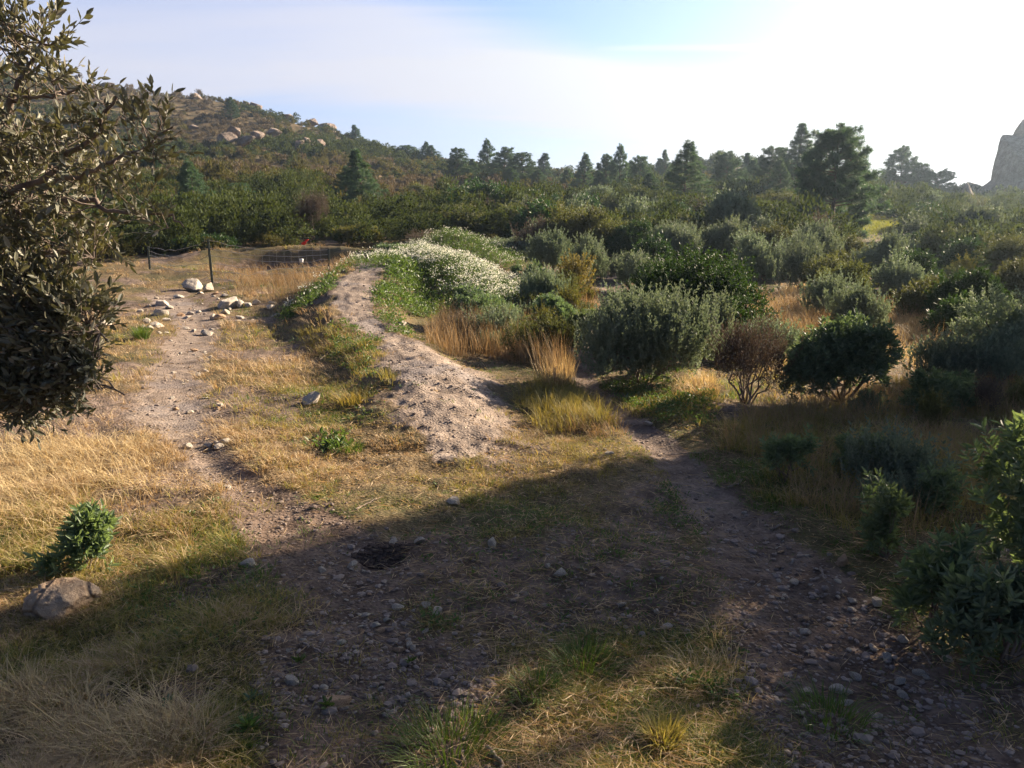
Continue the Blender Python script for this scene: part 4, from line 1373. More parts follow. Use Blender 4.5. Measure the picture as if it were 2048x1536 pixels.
#==NEARTREE==
# ------------------------------------------------------------------ near tree at the left edge
def near_tree():
    r = empty('evergreen_tree', (-2.95, 3.35, float(H([-2.95], [3.35])[0])))
    tag(r, 'near evergreen tree with small leathery leaves filling the left edge', 'tree')
    o0 = np.array(r.location)
    wood = []
    main = []

    def branch(pix, r0, r1, sides=6):
        pts = np.array([at(px, py, D) for (px, py, D) in pix])
        t = np.linspace(0, len(pts) - 1, len(pts) * 4)
        q = np.stack([np.interp(t, np.arange(len(pts)), pts[:, c]) for c in range(3)], -1)
        q[1:-1] += rng.normal(size=(len(q) - 2, 3)) * 0.008
        wood.append(tube(q - o0, np.linspace(r0, r1, len(q)), sides))
        main.append(q)
        return q
    # trunk and limbs, from outside the left edge
    branch([(-420, 1000, 3.35), (-330, 760, 3.35), (-250, 520, 3.35), (-160, 330, 3.3)], 0.06, 0.035, 8)
    branch([(-200, 420, 3.3), (-60, 310, 3.25), (20, 205, 3.2), (60, 125, 3.2), (95, 75, 3.2)], 0.022, 0.006)
    branch([(20, 205, 3.2), (80, 195, 3.15), (150, 180, 3.1)], 0.007, 0.003)
    branch([(-250, 520, 3.35), (-60, 420, 3.3), (90, 360, 3.2), (190, 270, 3.15), (235, 190, 3.1)], 0.020, 0.005)
    branch([(90, 360, 3.2), (200, 340, 3.1), (270, 300, 3.05), (345, 255, 3.0)], 0.010, 0.003)
    branch([(-250, 520, 3.35), (0, 400, 3.4), (180, 400, 3.2), (225, 425, 3.1), (330, 428, 3.05), (368, 455, 3.0)], 0.016, 0.003)
    branch([(-330, 760, 3.35), (-120, 620, 3.4), (20, 520, 3.4), (120, 500, 3.3), (200, 520, 3.2)], 0.018, 0.004)
    branch([(-330, 760, 3.35), (-80, 700, 3.3), (60, 700, 3.2), (150, 740, 3.1), (250, 790, 3.0)], 0.018, 0.003)
    branch([(-80, 700, 3.3), (60, 640, 3.2), (150, 620, 3.1), (215, 680, 3.0)], 0.010, 0.003)
    branch([(-370, 880, 3.35), (-150, 820, 3.2), (0, 800, 3.1), (110, 810, 3.0)], 0.015, 0.003)
    # crown lobes as seen: (px, py, distance, radius px, radius py, depth m, weight)
    LB = [(60, 60, 3.2, 75, 55, .18, 120), (20, 110, 3.25, 60, 70, .2, 110), (110, 100, 3.2, 55, 55, .15, 100), (120, 165, 3.1, 65, 40, .15, 70), (40, 190, 3.2, 60, 60, .2, 80),
          (190, 200, 3.15, 50, 50, .15, 80), (230, 255, 3.1, 55, 45, .15, 90), (310, 255, 3.0, 45, 45, .12, 80), (320, 300, 3.0, 50, 35, .12, 80), (150, 270, 3.2, 80, 60, .25, 130),
          (50, 300, 3.3, 90, 80, .3, 220), (110, 370, 3.3, 110, 70, .3, 280), (30, 420, 3.4, 90, 80, .35, 260), (220, 350, 3.1, 70, 45, .18, 110), (290, 370, 3.05, 40, 40, .12, 40),
          (330, 440, 3.0, 45, 26, .10, 60), (150, 450, 3.25, 90, 55, .25, 200), (215, 480, 3.15, 45, 40, .15, 80), (60, 500, 3.3, 100, 60, .3, 230), (170, 525, 3.2, 55, 30, .15, 70),
          (30, 590, 3.2, 80, 60, .3, 210), (110, 610, 3.15, 70, 50, .2, 160), (170, 660, 3.05, 60, 60, .18, 150), (60, 700, 3.15, 100, 80, .3, 300), (165, 730, 3.0, 55, 45, .15, 100),
          (120, 770, 3.05, 90, 60, .2, 220), (30, 810, 3.1, 80, 60, .25, 170), (195, 775, 2.95, 40, 25, .10, 40), (70, 810, 3.0, 80, 30, .2, 90), (-60, 450, 3.5, 120, 300, .4, 420), (-60, 720, 3.3, 100, 120, .3, 260),
          (-90, 200, 3.4, 110, 140, .4, 200)]
    P, W = [], []
    for (px, py, D, rx, ry, dz, n) in LB:
        n = int(n * (0.72 if py < 560 else 1.0) * (0.22 if px + rx > 250 and py < 560 else 0.18 if px > 140 and py < 560 else 0.30 if py < 240 else 0.85 if px < 0 or py > 560 else 0.55 if px < 60 else 0.40))
        a = rdir(n) * (rng.random(n) ** 0.45)[:, None]
        for q in a:
            P.append(at(px - 22 + q[0] * rx, py - (14 if py > 560 else 0) + q[1] * ry, D + q[2] * dz))
    P = np.array(P)
    n = len(P)
    allm = np.concatenate(main)
    # twigs point away from the nearest limb and a little up
    d2 = ((P[:, None] - allm[None, ::2]) ** 2).sum(-1)
    nearest = allm[::2][d2.argmin(1)]
    ax = nrm(nrm(P - nearest) * 0.8 + np.array([0.25, -0.1, 0.45]) + rng.normal(size=(n, 3)) * 0.35)
    k = 9
    tl = 0.10 * (0.6 + 0.8 * rng.random(n))
    t = np.tile((np.arange(k) + 0.6) / k, (n, 1))
    B = P[:, None] + ax[:, None] * (t * tl[:, None])[..., None]
    s = nrm(np.cross(ax, np.array([0.3, 0.2, 0.93])))
    b = np.cross(ax, s)
    phi = rng.random((n, 1)) * 6.28 + np.arange(k)[None] * 2.4
    aa = 0.85 - 0.35 * t + rng.normal(size=(n, k)) * 0.18
    D = ax[:, None] * np.cos(aa)[..., None] + (s[:, None] * np.cos(phi)[..., None] + b[:, None] * np.sin(phi)[..., None]) * np.sin(aa)[..., None]
    L = 0.040 * (0.5 + 0.9 * rng.random(n * k))
    V, Fc, T = leaves(B.reshape(-1, 3) - o0, D.reshape(-1, 3), L, L * 0.36, fold=0.12, curl=0.06)
    me = mesh_np('crown', V, Fc, [M_HOLM], False, {'tint': T})
    obj('crown', me, r)
    tw = [tube(np.array([p - a * 0.03, p + a * l]) - o0, [0.0022, 0.0010], 3) for p, a, l in zip(P, ax, tl)]
    # thin twigs that tie a third of the shoots to their limb
    for p, q in list(zip(P, nearest))[::4]:
        if np.linalg.norm(p - q) < 0.5:
            tw.append(tube(wander(q - o0, p - o0, 4, 0.06), [0.004, 0.003, 0.0025, 0.002], 4))
    Vw, Fw, _ = cat(wood + tw)
    obj('trunk', mesh_np('trunk', Vw, Fw, [M_BARK], True), r)


near_tree()


# off to the right of the photograph: the trees whose shade lies over the foreground
def side_tree(s_, q_, h, wdt, label, dens=1.0):
    hx, hy = math.sin(SUN_AZ), math.cos(SUN_AZ)
    x, y = hx * s_ + hy * q_, hy * s_ - hx * q_
    shrub('olive', label, (x, y, float(H([x], [y])[0])), wdt, h, 'tree', 'trees outside the right edge', dens=dens, ls=2.0, name='evergreen_tree', stem_r=.04, low=.05, nl=44, fill=.8, solid=True)


side_tree(11.0, -2.86, 7.2, 2.35, 'dense evergreen tree just right of the photo edge, shading the foreground', 1.6)
side_tree(13.2, -1.72, 5.6, 1.05, 'thin open evergreen tree right of the photo edge, between the dense and narrow ones', 0.9)
side_tree(12.6, -0.95, 6.4, 1.0, 'narrow evergreen tree right of the photo edge, beside the dense one', 1.0)


#==GRASS==
# ------------------------------------------------------------------ grass, weeds, flowers, gravel
def sample(n, r0, r1, a0=-36, a1=36):
    """points spread evenly in the logarithm of the distance"""
    u = rng.random(n)
    r_ = 1 / (1 / r0 + u * (1 / r1 - 1 / r0))
    a = R(a0) + rng.random(n) * R(a1 - a0)
    return np.sin(a) * r_, np.cos(a) * r_, r_


def tufts_at(x, y, L, per, W, rad, curve, tint, seg=3, lean=None):
    """tufts of blades: per-tuft length, blades per tuft, blade width, tuft radius"""
    n = len(x)
    z = H(x, y)
    P = np.repeat(np.stack([x, y, z], -1), per, 0)
    a = rng.random(n * per) * 6.28
    q = np.sqrt(rng.random(n * per))
    rr = np.repeat(np.broadcast_to(rad, (n,)), per) * q
    P[:, 0] += np.cos(a) * rr
    P[:, 1] += np.sin(a) * rr
    P[:, 2] -= 0.01
    out = np.stack([np.cos(a) * (0.3 + q), np.sin(a) * (0.3 + q), np.zeros(n * per)], -1) + rng.normal(size=(n * per, 3)) * np.array([0.6, 0.6, 0])
    if lean is not None:
        out = out + np.asarray(lean)[None]
    Ls = np.repeat(np.broadcast_to(L, (n,)), per) * (0.45 + 0.75 * rng.random(n * per))
    c = np.clip(np.repeat(np.broadcast_to(curve, (n,)), per) * (0.3 + 1.1 * rng.random(n * per)), 0, 1.0)
    t = np.clip(np.repeat(tint * 0.5 + 0.9 * (fbm(x * 2.3, y * 2.3, 77) - 0.3), per) * 0.7 + rng.random(n * per) * 0.35, 0, 0.999)
    ww = np.repeat(np.broadcast_to(W, (n,)), per) * (0.7 + 0.6 * rng.random(n * per))
    return blades(P, out, Ls, ww, c, t, seg)


def stuff(name, label, pieces, mat):
    V, Fc, T = cat(pieces)
    o = obj(name, mesh_np(name, V, Fc, [mat], False, {'tint': T}))
    tag(o, label, None, None, 'stuff')
    o['category'] = name.replace('_', ' ')
    return o


_gpx = {}


def ground_px(px, py):
    if (px, py) not in _gpx:
        _gpx[(px, py)] = tuple(gp(px, py)[:2])
    return _gpx[(px, py)]


def in_poly(x, y, pix):
    """mask of points inside an area whose outline is given on the flat ground"""
    pts = [ground_px(*p) for p in pix]
    c = np.zeros(len(x), bool)
    j = len(pts) - 1
    for i in range(len(pts)):
        xi, yi = pts[i]
        xj, yj = pts[j]
        hit = ((yi > y) != (yj > y)) & (x < (xj - xi) * (y - yi) / (yj - yi + 1e-12) + xi)
        c ^= hit
        j = i
    return c


def grasses():
    dry, oli, grn = [], [], []
    x, y, r_ = sample(60000, 1.7, 34)
    dm, a, b, c = dirt_mask(x, y)
    g = fbm(x * 0.55, y * 0.55, 71)            # dry or green
    h = fbm(x * 1.7, y * 1.7, 73)              # tall or short
    keep = rng.random(len(x)) > np.minimum(dm * 1.25, 0.955)
    bare = sstep(0.53, 0.68, fbm(x * 0.9, y * 0.9, 61))
    keep &= (rng.random(len(x)) > bare * 0.8) & (rng.random(len(x)) < sstep(0.22, 0.52, fbm(x * 4.5, y * 4.5, 75)) + 0.15)
    left = sstep(-0.5, -1.6, x - (y - 3) * -0.16)   # deep straw on the left
    right = sstep(0.9, 1.8, x - (y - 3) * 0.05) * sstep(3.2, 4.6, y)
    x, y, r_, g, h, left, right = (v[keep] for v in (x, y, r_, g, h, left, right))
    gg = g - 0.055 * sstep(7, 5, y) + 0.16 * sstep(3.6, 3.2, y) * sstep(-.35, -.6, x) * sstep(.45, .6, fbm(x * 1.3, y * 1.3, 79) + .08) + (rng.random(len(x)) - 0.5) * 0.22 - left * 0.16 + sstep(1.2, 2.2, x) * sstep(7.5, 6.0, y) * 0.10 + sstep(8, 13, y) * 0.03
    hc = fbm(x * 4.5, y * 4.5, 75)
    Lh = (0.025 + 0.085 * h ** 1.5 + 0.07 * left + 0.12 * right * h) * (0.30 + 1.15 * hc) * (1 - 0.30 * sstep(9, 5, y)) * (1 + 0.012 * r_)
    wid = 0.0022 + 0.00042 * r_
    rad = 0.035 + 0.0035 * r_
    for lst, m, cv, k in ((dry, gg < 0.445, 0.85, 1.0), (oli, (gg >= 0.445) & (gg < 0.55), 0.75, 0.9), (grn, gg >= 0.55, 0.6, 0.65)):
        nearm = m & (r_ < 7)
        farm = m & (r_ >= 7)
        for mm, per in ((nearm, 15), (farm, 9)):
            if mm.any():
                lst.append(tufts_at(x[mm], y[mm], Lh[mm] * k, per, wid[mm], rad[mm], cv, rng.random(mm.sum()), 3 if per > 10 else 2, lean=(-0.15, -0.1, 0)))
    # straw lying flat
    n = 42000
    x, y, r_ = sample(n, 1.8, 14)
    dm = dirt_mask(x, y)[0]
    k = rng.random(n) > dm * 0.8
    x, y, r_ = x[k], y[k], r_[k]
    n = len(x)
    an = rng.random(n) * 6.28
    P = np.stack([x, y, H(x, y) + 0.006 + rng.random(n) * 0.02], -1)
    d = np.stack([np.cos(an), np.sin(an), rng.normal(size=n) * 0.12], -1)
    L = 0.025 + 0.085 * rng.random(n) ** 1.6
    dry.append(cards(P, d, L, 0.0016 + 0.0004 * r_))
    stuff('dry_grass', 'straw coloured dry grass covering the ground', dry, M_DRY)
    stuff('fading_grass', 'olive fading grass mixed through the straw', oli, M_OLIVEGRASS)
    stuff('green_grass', 'short green grass growing in patches', grn, M_GREEN)


grasses()


def scatter_poly(pix, n, zlift=0.0):
    pts = np.array([ground_px(*p) for p in pix])
    lo, hi = pts.min(0), pts.max(0)
    X, Y = [], []
    tot = 0
    while tot < n:
        x = lo[0] + rng.random(n * 2) * (hi[0] - lo[0])
        y = lo[1] + rng.random(n * 2) * (hi[1] - lo[1])
        m = in_poly(x, y, pix)
        X.append(x[m])
        Y.append(y[m])
        tot += m.sum()
    return np.concatenate(X)[:n], np.concatenate(Y)[:n]


def tall_stalks():
    parts = []
    # brown stalks right of the mound, tall grass right of the dark dome, strands through the shaded right
    for pix, n, L, per, cv in [
        ([(860, 690), (1010, 720), (1140, 770), (1130, 700), (1000, 650), (890, 640)], 330, 0.42, 14, 0.10),
        ([(1180, 640), (1220, 610), (1150, 600), (1100, 620)], 120, 0.40, 10, 0.15),
        ([(1500, 690), (1660, 680), (1670, 620), (1500, 600)], 260, 0.42, 10, 0.35),
        ([(1640, 640), (1900, 720), (1880, 640), (1700, 600)], 220, 0.38, 10, 0.4),
        ([(1430, 900), (1540, 930), (1660, 870), (1850, 830), (2080, 860), (2080, 760), (1800, 760), (1500, 830)], 420, 0.30, 10, 0.45),
        ([(1560, 1010), (1760, 1100), (2000, 1030), (2100, 880), (1850, 850), (1600, 900)], 280, 0.27, 10, 0.45),
        ([(400, 540), (700, 545), (700, 512), (420, 508)], 380, 0.34, 9, 0.5),
        ([(470, 600), (640, 570), (640, 545), (480, 560)], 160, 0.32, 8, 0.3),
        ([(1270, 880), (1300, 850), (1200, 800), (1130, 860), (1190, 880)], 60, 0.16, 14, 0.6),
    ]:
        x, y = scatter_poly(pix, n)
        dm = dirt_mask(x, y)[0]
        k = dm < 0.4
        x, y = x[k], y[k]
        parts.append(tufts_at(x, y, L * (0.6 + 0.6 * rng.random(len(x))), per, 0.0022 + 0.00030 * y, 0.05 + 0.004 * y, cv, rng.random(len(x)), 3, lean=(-0.2, 0, 0)))
    stuff('tall_grass', 'tall brown dry grass stalks standing among the shrubs', parts, M_REED)
    # golden grass on the open slope at the right and around the tracks
    parts = []
    for pix, n, L, per, cv in [
        ([(1500, 680), (1660, 670), (1660, 560), (1500, 590)], 330, 0.26, 12, 0.5),
        ([(1640, 680), (1920, 760), (1930, 660), (1700, 610)], 420, 0.24, 12, 0.5),
        ([(1085, 760), (1140, 770), (1140, 730), (1090, 720)], 30, 0.26, 14, 0.2),
        ([(1350, 800), (1430, 800), (1420, 760), (1365, 760)], 46, 0.16, 26, 0.5),
        ([(-60, 1120), (90, 1120), (330, 960), (300, 880), (0, 880), (-100, 950)], 300, 0.16, 18, 0.9),
        ([(-60, 1420), (200, 1536), (420, 1536), (400, 1430), (240, 1420), (0, 1360)], 110, 0.14, 20, 0.8),
        ([(1380, 1380), (1560, 1420), (1560, 1280), (1400, 1260)], 40, 0.10, 22, 0.7),
    ]:
        x, y = scatter_poly(pix, n)
        k = dirt_mask(x, y)[0] < 0.5
        x, y = x[k], y[k]
        parts.append(tufts_at(x, y, L * (0.6 + 0.6 * rng.random(len(x))), per, 0.0020 + 0.00036 * y, 0.05 + 0.004 * y, cv, rng.random(len(x)), 3, lean=(-0.25, -0.1, 0)))
    stuff('golden_grass', 'golden dry grass in thick swathes', parts, M_DRY)
    parts = []
    for pix, n, L, per, cv in [
        ([(1030, 800), (1100, 870), (1230, 850), (1180, 790), (1080, 760)], 260, 0.17, 20, 0.5),
        ([(1430, 900), (1540, 930), (1660, 870), (1850, 830), (2080, 860), (2080, 760), (1800, 760), (1500, 830)], 700, 0.15, 16, 0.6),
        ([(1500, 990), (1760, 1100), (2000, 1030), (2100, 880), (1850, 850), (1560, 900)], 520, 0.15, 16, 0.6),
        ([(1250, 830), (1430, 860), (1440, 790), (1240, 780)], 240, 0.09, 16, 0.6),
        ([(620, 700), (790, 770), (770, 700), (690, 660), (600, 660)], 220, 0.11, 16, 0.6),
        ([(480, 860), (700, 850), (760, 780), (600, 720), (470, 740)], 200, 0.09, 14, 0.7),
        ([(900, 980), (1200, 980), (1280, 900), (1050, 860), (920, 900)], 240, 0.07, 14, 0.7),
        ([(0, 1320), (300, 1400), (560, 1350), (560, 1180), (250, 1180)], 260, 0.08, 16, 0.7),
    ]:
        x, y = scatter_poly(pix, n)
        k = dirt_mask(x, y)[0] < 0.4
        x, y = x[k], y[k]
        parts.append(tufts_at(x, y, L * (0.5 + 0.8 * rng.random(len(x))), per, 0.0020 + 0.00036 * y, 0.05 + 0.004 * y, cv, rng.random(len(x)), 3, lean=(-0.1, 0, 0)))
    stuff('olive_grass', 'yellow green grass tufts along the mound and in the shaded right', parts, M_OLIVEGRASS)


tall_stalks()


def weeds():
    parts = []
    for pix, n, L, W, hh, dense in [
        ([(740, 600), (850, 640), (890, 600), (820, 560), (770, 560)], 420, .050, .022, .13, 12),
        ([(640, 690), (770, 700), (790, 640), (680, 640)], 130, .035, .015, .07, 9),
        ([(730, 640), (830, 680), (800, 620), (740, 560)], 200, .04, .018, .10, 9),
        ([(560, 650), (640, 600), (690, 560), (640, 570), (580, 620)], 240, .045, .020, .10, 10),
        ([(650, 560), (730, 545), (720, 535), (660, 550)], 120, .045, .02, .10, 8),
        ([(780, 555), (850, 560), (840, 530), (790, 530)], 150, .07, .03, .2, 12),
        ([(900, 640), (1030, 660), (1030, 610), (930, 590)], 160, .05, .02, .12, 10),
        ([(1190, 790), (1260, 850), (1420, 850), (1420, 790), (1300, 760), (1200, 770)], 420, .026, .012, .07, 10),
        ([(640, 720), (760, 760), (780, 690), (690, 680)], 150, .03, .014, .06, 9),
        ([(640, 900), (690, 910), (690, 870), (650, 870)], 26, .045, .02, .06, 10),
        ([(900, 1340), (820, 1290), (860, 1220), (940, 1260)], 60, .022, .008, .05, 9),
        ([(1350, 1360), (1600, 1480), (1700, 1420), (1480, 1300)], 170, .020, .009, .03, 8),
        ([(1290, 1020), (1400, 1080), (1420, 1010), (1330, 960)], 150, .016, .007, .03, 8),
        ([(560, 1060), (1380, 1040), (1450, 1400), (900, 1480), (600, 1330)], 170, .018, .008, .025, 8),
        ([(380, 1000), (620, 1000), (560, 1300), (200, 1330), (230, 1130)], 110, .022, .009, .03, 9),
        ([(640, 1500), (800, 1400), (830, 1470), (700, 1530)], 40, .025, .011, .03, 8),
    ]:
        x, y = scatter_poly(pix, n)
        k = rng.random(n) > sstep(.05, .35, dirt_mask(x, y)[0]) * 0.97
        x, y = x[k], y[k]
        n_ = len(x)
        z = H(x, y)
        P = np.repeat(np.stack([x, y, z], -1), dense, 0)
        m = n_ * dense
        P += rng.normal(size=(m, 3)) * np.array([.045, .045, 0]) * (L / .04)
        P[:, 2] += rng.random(m) * hh
        d = rdir(m)
        d[:, 2] = np.abs(d[:, 2]) * 0.8 + 0.1
        ls = L * (0.6 + 0.7 * rng.random(m))
        parts.append(leaves(P, d, ls, ls * W / L, tint=np.clip(np.repeat(rng.random(n_), dense) * .6 + rng.random(m) * .4, 0, .999)))
    stuff('green_weeds', 'low broad-leaved green weeds on the mound and along the tracks', parts, M_WEED)


weeds()


def flowers():
    # the white flowered carpet over the far mound
    n = 2000
    t = rng.random(n)
    A = np.array([p[:2] for p in M2])
    seg = np.clip((t * (len(A) - 1)).astype(int), 0, len(A) - 2)
    f = t * (len(A) - 1) - seg
    c = A[seg] + (A[seg + 1] - A[seg]) * f[:, None]
    off = rng.normal(size=(n, 2)) * np.array([0.55, 0.75])
    x, y = c[:, 0] + off[:, 0] + 0.1, c[:, 1] + off[:, 1] - 0.1
    ex = 900
    A3 = np.array([p[:2] for p in M3])
    t = rng.random(ex)
    c3 = A3[1] + (A3[2] - A3[1]) * t[:, None] + rng.normal(size=(ex, 2)) * np.array([.7, .8])
    x, y = np.concatenate([x, c3[:, 0]]), np.concatenate([y, c3[:, 1]])
    x, y = np.concatenate([x, (rng.random(40) * 0.8 - 4.0)]), np.concatenate([y, 13.0 + rng.random(40) * 2.5])
    dens = fbm(x * 1.5, y * 1.5, 91)
    n = len(x)
    z = H(x, y)
    hh = 0.14 + 0.16 * rng.random(n)
    st, pt = [], []
    k = 9
    P = np.repeat(np.stack([x, y, z], -1), k, 0) + rng.normal(size=(n * k, 3)) * np.array([.05, .05, 0])
    P[:, 2] += rng.random(n * k) * np.repeat(hh, k) * 0.9
    d = rdir(n * k)
    d[:, 2] = np.abs(d[:, 2])
    st.append(cards(P, d, .06, .022))
    st.append(tufts_at(x, y, hh * 1.1, 4, .006, .04, .1, rng.random(n), 2))
    m = (dens * .6 + fbm(x * .8, y * .8, 95) * .55 + (rng.random(n) - .5) * .22) > 0.575
    m[-40:] = rng.random(40) < .25
    m[2000:2900] &= rng.random(900) > 0.45
    q = np.stack([x, y, z + hh], -1)[m]
    kk = 8
    Q = np.repeat(q, kk, 0) + rng.normal(size=(len(q) * kk, 3)) * np.array([.045, .045, .022])
    dd = rdir(len(Q))
    dd[:, 2] = np.abs(dd[:, 2]) * .6
    pt.append(cards(Q, dd, .024, .022))
    stuff('flower_foliage', 'green stems and leaves under the white flowers', st, M_WEED)
    stuff('white_flowers', 'carpet of small white flowers over the far mound', pt, M_PETAL)


flowers()


def gravel():
    parts_small, T = [], []
    V1, F1 = [], []
    protos = [rock_verts(1, 4, 0.3, s)[0] for s in range(8)]
    F0 = ICO[1][1]
    n = 30000
    x, y, r_ = sample(n, 1.8, 20)
    dm, a, b, c = dirt_mask(x, y)
    bare = sstep(0.53, 0.68, fbm(x * 0.9, y * 0.9, 61)) * 0.4
    cl = fbm(x * 3.1, y * 3.1, 101)
    k = rng.random(n) < (np.maximum(dm, bare) * sstep(0.2, 0.6, cl) * 1.2 + 0.03)
    x, y, r_, a = x[k], y[k], r_[k], a[k]
    n = len(x)
    sz = 0.0028 + 0.010 * rng.random(n) ** 5 + 0.0006 * r_
    sz = sz * (1 + 0.8 * (rng.random(n) < 0.05))
    z = H(x, y)
    Vs = np.empty((n, len(protos[0]), 3), np.float32)
    an = rng.random(n) * 6.28
    ca, sa = np.cos(an), np.sin(an)
    pid = rng.integers(8, size=n)
    S = sz[:, None] * np.stack([1 + .5 * rng.random(n), 0.8 + .3 * rng.random(n), .45 + .4 * rng.random(n)], -1)
    for q in range(8):
        m = pid == q
        pv = protos[q][None] * S[m][:, None]
        Vs[m, :, 0] = pv[..., 0] * ca[m, None] - pv[..., 1] * sa[m, None] + x[m, None]
        Vs[m, :, 1] = pv[..., 0] * sa[m, None] + pv[..., 1] * ca[m, None] + y[m, None]
        Vs[m, :, 2] = pv[..., 2] + z[m, None] + S[m, 2][:, None] * 0.25
    nv = len(protos[0])
    Fc = (np.arange(n) * nv)[:, None, None] + F0[None]
    mt = bpy.data.materials.new('gravel_stone')
    mt.use_nodes = True
    t = NT(mt.node_tree)
    p = t.n['Principled BSDF']
    at_ = t('ShaderNodeAttribute', attribute_name='tint')
    nz = t('ShaderNodeTexNoise', {'Scale': 120.0, 'Detail': 4})
    col = t.mix(at_.outputs['Fac'], (0.13, 0.095, 0.078), (0.33, 0.265, 0.22))
    col = t.mix(t.math('MULTIPLY', nz.outputs[0], 0.5), col, (0.15, 0.11, 0.09))
    t.l.new(col, p.inputs['Base Color'])
    p.inputs['Roughness'].default_value = 0.9
    me = mesh_np('gravel', Vs.reshape(-1, 3), Fc.reshape(-1, 3), [mt], False, {'tint': np.repeat(rng.random(n), nv)})
    o = obj('gravel', me)
    tag(o, 'loose gravel and pebbles strewn over the bare tracks and mound', 'gravel', None, 'stuff')


gravel()


def hill_scrub():
    """the scrub that clothes the slopes beyond the single shrubs"""
    def proto(h, w, n, L, W, up, tw):
        if tw:
            n, L, W = int(n * 3.6), L * 0.5, W * 0.5
        lb = lobes(9, w / 2, w / 2, h, 0.2)
        P, d, k = crown_points(lb, n, 0.35)
        ax = nrm(d * (1 - up) + np.array([0, 0, up]) + rng.normal(size=(n, 3)) * 0.25)
        ls = L * (0.7 + 0.6 * rng.random(n))
        return cards(P, ax, ls, ls * W / L)
    kinds = {
        'brown': (M_TWIGSCRUB, [proto(.75, 1.2, 240, .20, .050, .7, q > 4) for q in range(9)]),
        'olive': (M_SCRUB, [proto(.9, 1.4, 260, .17, .070, .6, q > 4) for q in range(9)]),
        'green': (M_DARKSCRUB, [proto(1.1, 1.7, 300, .17, .080, .5, q > 4) for q in range(9)]),
    }
    x, y, r_ = [], [], []
    n = 26000
    u = rng.random(n)
    # even in the picture: more far than near, but thin out
    rr = np.exp(np.log(27) + u * (np.log(185) - np.log(27)))
    a = R(-37) + rng.random(n) * R(76)
    x, y = np.sin(a) * rr, np.cos(a) * rr
    g = fbm(x * .07, y * .07 * 0.6, 111) * 0.75 + fbm(x * .3, y * .3, 113) * 0.25 + (rng.random(n) - .5) * .14 + sstep(-0.2, 0.35, a) * 0.07 + 0.015
    keep = rng.random(n) < np.where(rr < 62, 0.12 + 0.55 * sstep(45, 62, rr), 1)
    # keep the yellow meadow patch and the flat by the fence open
    mp_ = at(1740, 455, 42)
    keep &= np.hypot(x - mp_[0], (y - mp_[1]) * 0.5) > 2.6
    keep &= ~((np.abs(np.tan(a) * F + 1024 - 1742) < 55) & (rr < 52))
    keep &= ~((np.abs(np.tan(a) * F + 1024 - 1926) < 34) & (rr < 74) & (rr > 48))
    keep &= ~((rr < 30) & (a < R(4)) & (rng.random(n) < 0.75))
    x, y, g, rr = x[keep], y[keep], g[keep], rr[keep]
    z = H(x, y)
    kid = np.where(g < 0.475, 0, np.where(g < 0.57, 1, 2))
    for ki, (nm, (mt, prs)) in enumerate(kinds.items()):
        pcs = []
        m = kid == ki
        idx = np.nonzero(m)[0]
        pid = np.where(rr[idx] < 62, rng.integers(5, 9, size=len(idx)), rng.integers(0, 5, size=len(idx)))
        for q, (pv, pf, ptint) in enumerate(prs):
            ii = idx[pid == q]
            k = len(ii)
            an = rng.random(k) * 6.28
            s = (0.50 + 1.0 * rng.random(k) ** 2) * (0.72 + 0.28 * np.clip(rr[ii] / 90, 0, 1.2)) * (1.0 + (0.35 if ki else 0.0) * sstep(100, 60, rr[ii]))
            V = np.empty((k, len(pv), 3), np.float32)
            ca, sa = np.cos(an)[:, None] * s[:, None], np.sin(an)[:, None] * s[:, None]
            V[..., 0] = pv[None, :, 0] * ca - pv[None, :, 1] * sa + x[ii][:, None]
            V[..., 1] = pv[None, :, 0] * sa + pv[None, :, 1] * ca + y[ii][:, None]
            V[..., 2] = pv[None, :, 2] * (s * (0.75 + 0.5 * rng.random(k)))[:, None] + z[ii][:, None] - 0.05
            Fc = (np.arange(k) * len(pv))[:, None, None] + pf[None]
            base = rng.random(k)[:, None] * 0.55
            Tt = np.clip(base + ptint[None] * 0.45, 0, .999)
            pcs.append((V.reshape(-1, 3), Fc.reshape(-1, 4), Tt.ravel()))
        stuff({'brown': 'brown_heath_scrub', 'olive': 'olive_scrub', 'green': 'dark_green_scrub'}[nm],
              {'brown': 'brownish heath scrub covering the hillside', 'olive': 'olive scrub covering the slopes', 'green': 'dark green scrub in drifts over the slopes'}[nm], pcs, mt)


M_TWIGSCRUB = leaf_mat('heath_leaf', (0.094, 0.077, 0.044), (0.185, 0.148, 0.088), trans=0.25, rough=0.7, spec=0.2, warm=(1.1, 1.0, 0.7))
M_DARKSCRUB = leaf_mat('dark_scrub_leaf', (0.034, 0.052, 0.020), (0.085, 0.105, 0.040), trans=0.28, rough=0.8, spec=0.1)
hill_scrub()


def meadow():
    mp_ = at(1745, 458, 42)
    n = 1500
    x = mp_[0] + rng.normal(size=n) * 1.3
    y = mp_[1] + rng.normal(size=n) * 2.6
    stuff('meadow_grass', 'sunlit yellow green grass patch on the slope right of the largest pine', [tufts_at(x, y, 0.22, 10, .02, .15, .4, rng.random(n), 2)], M_MEAD)


M_MEAD = leaf_mat('meadow_blade', (0.17, 0.195, 0.05), (0.29, 0.285, 0.08), trans=0.45, rough=0.6, spec=0.2)
meadow()
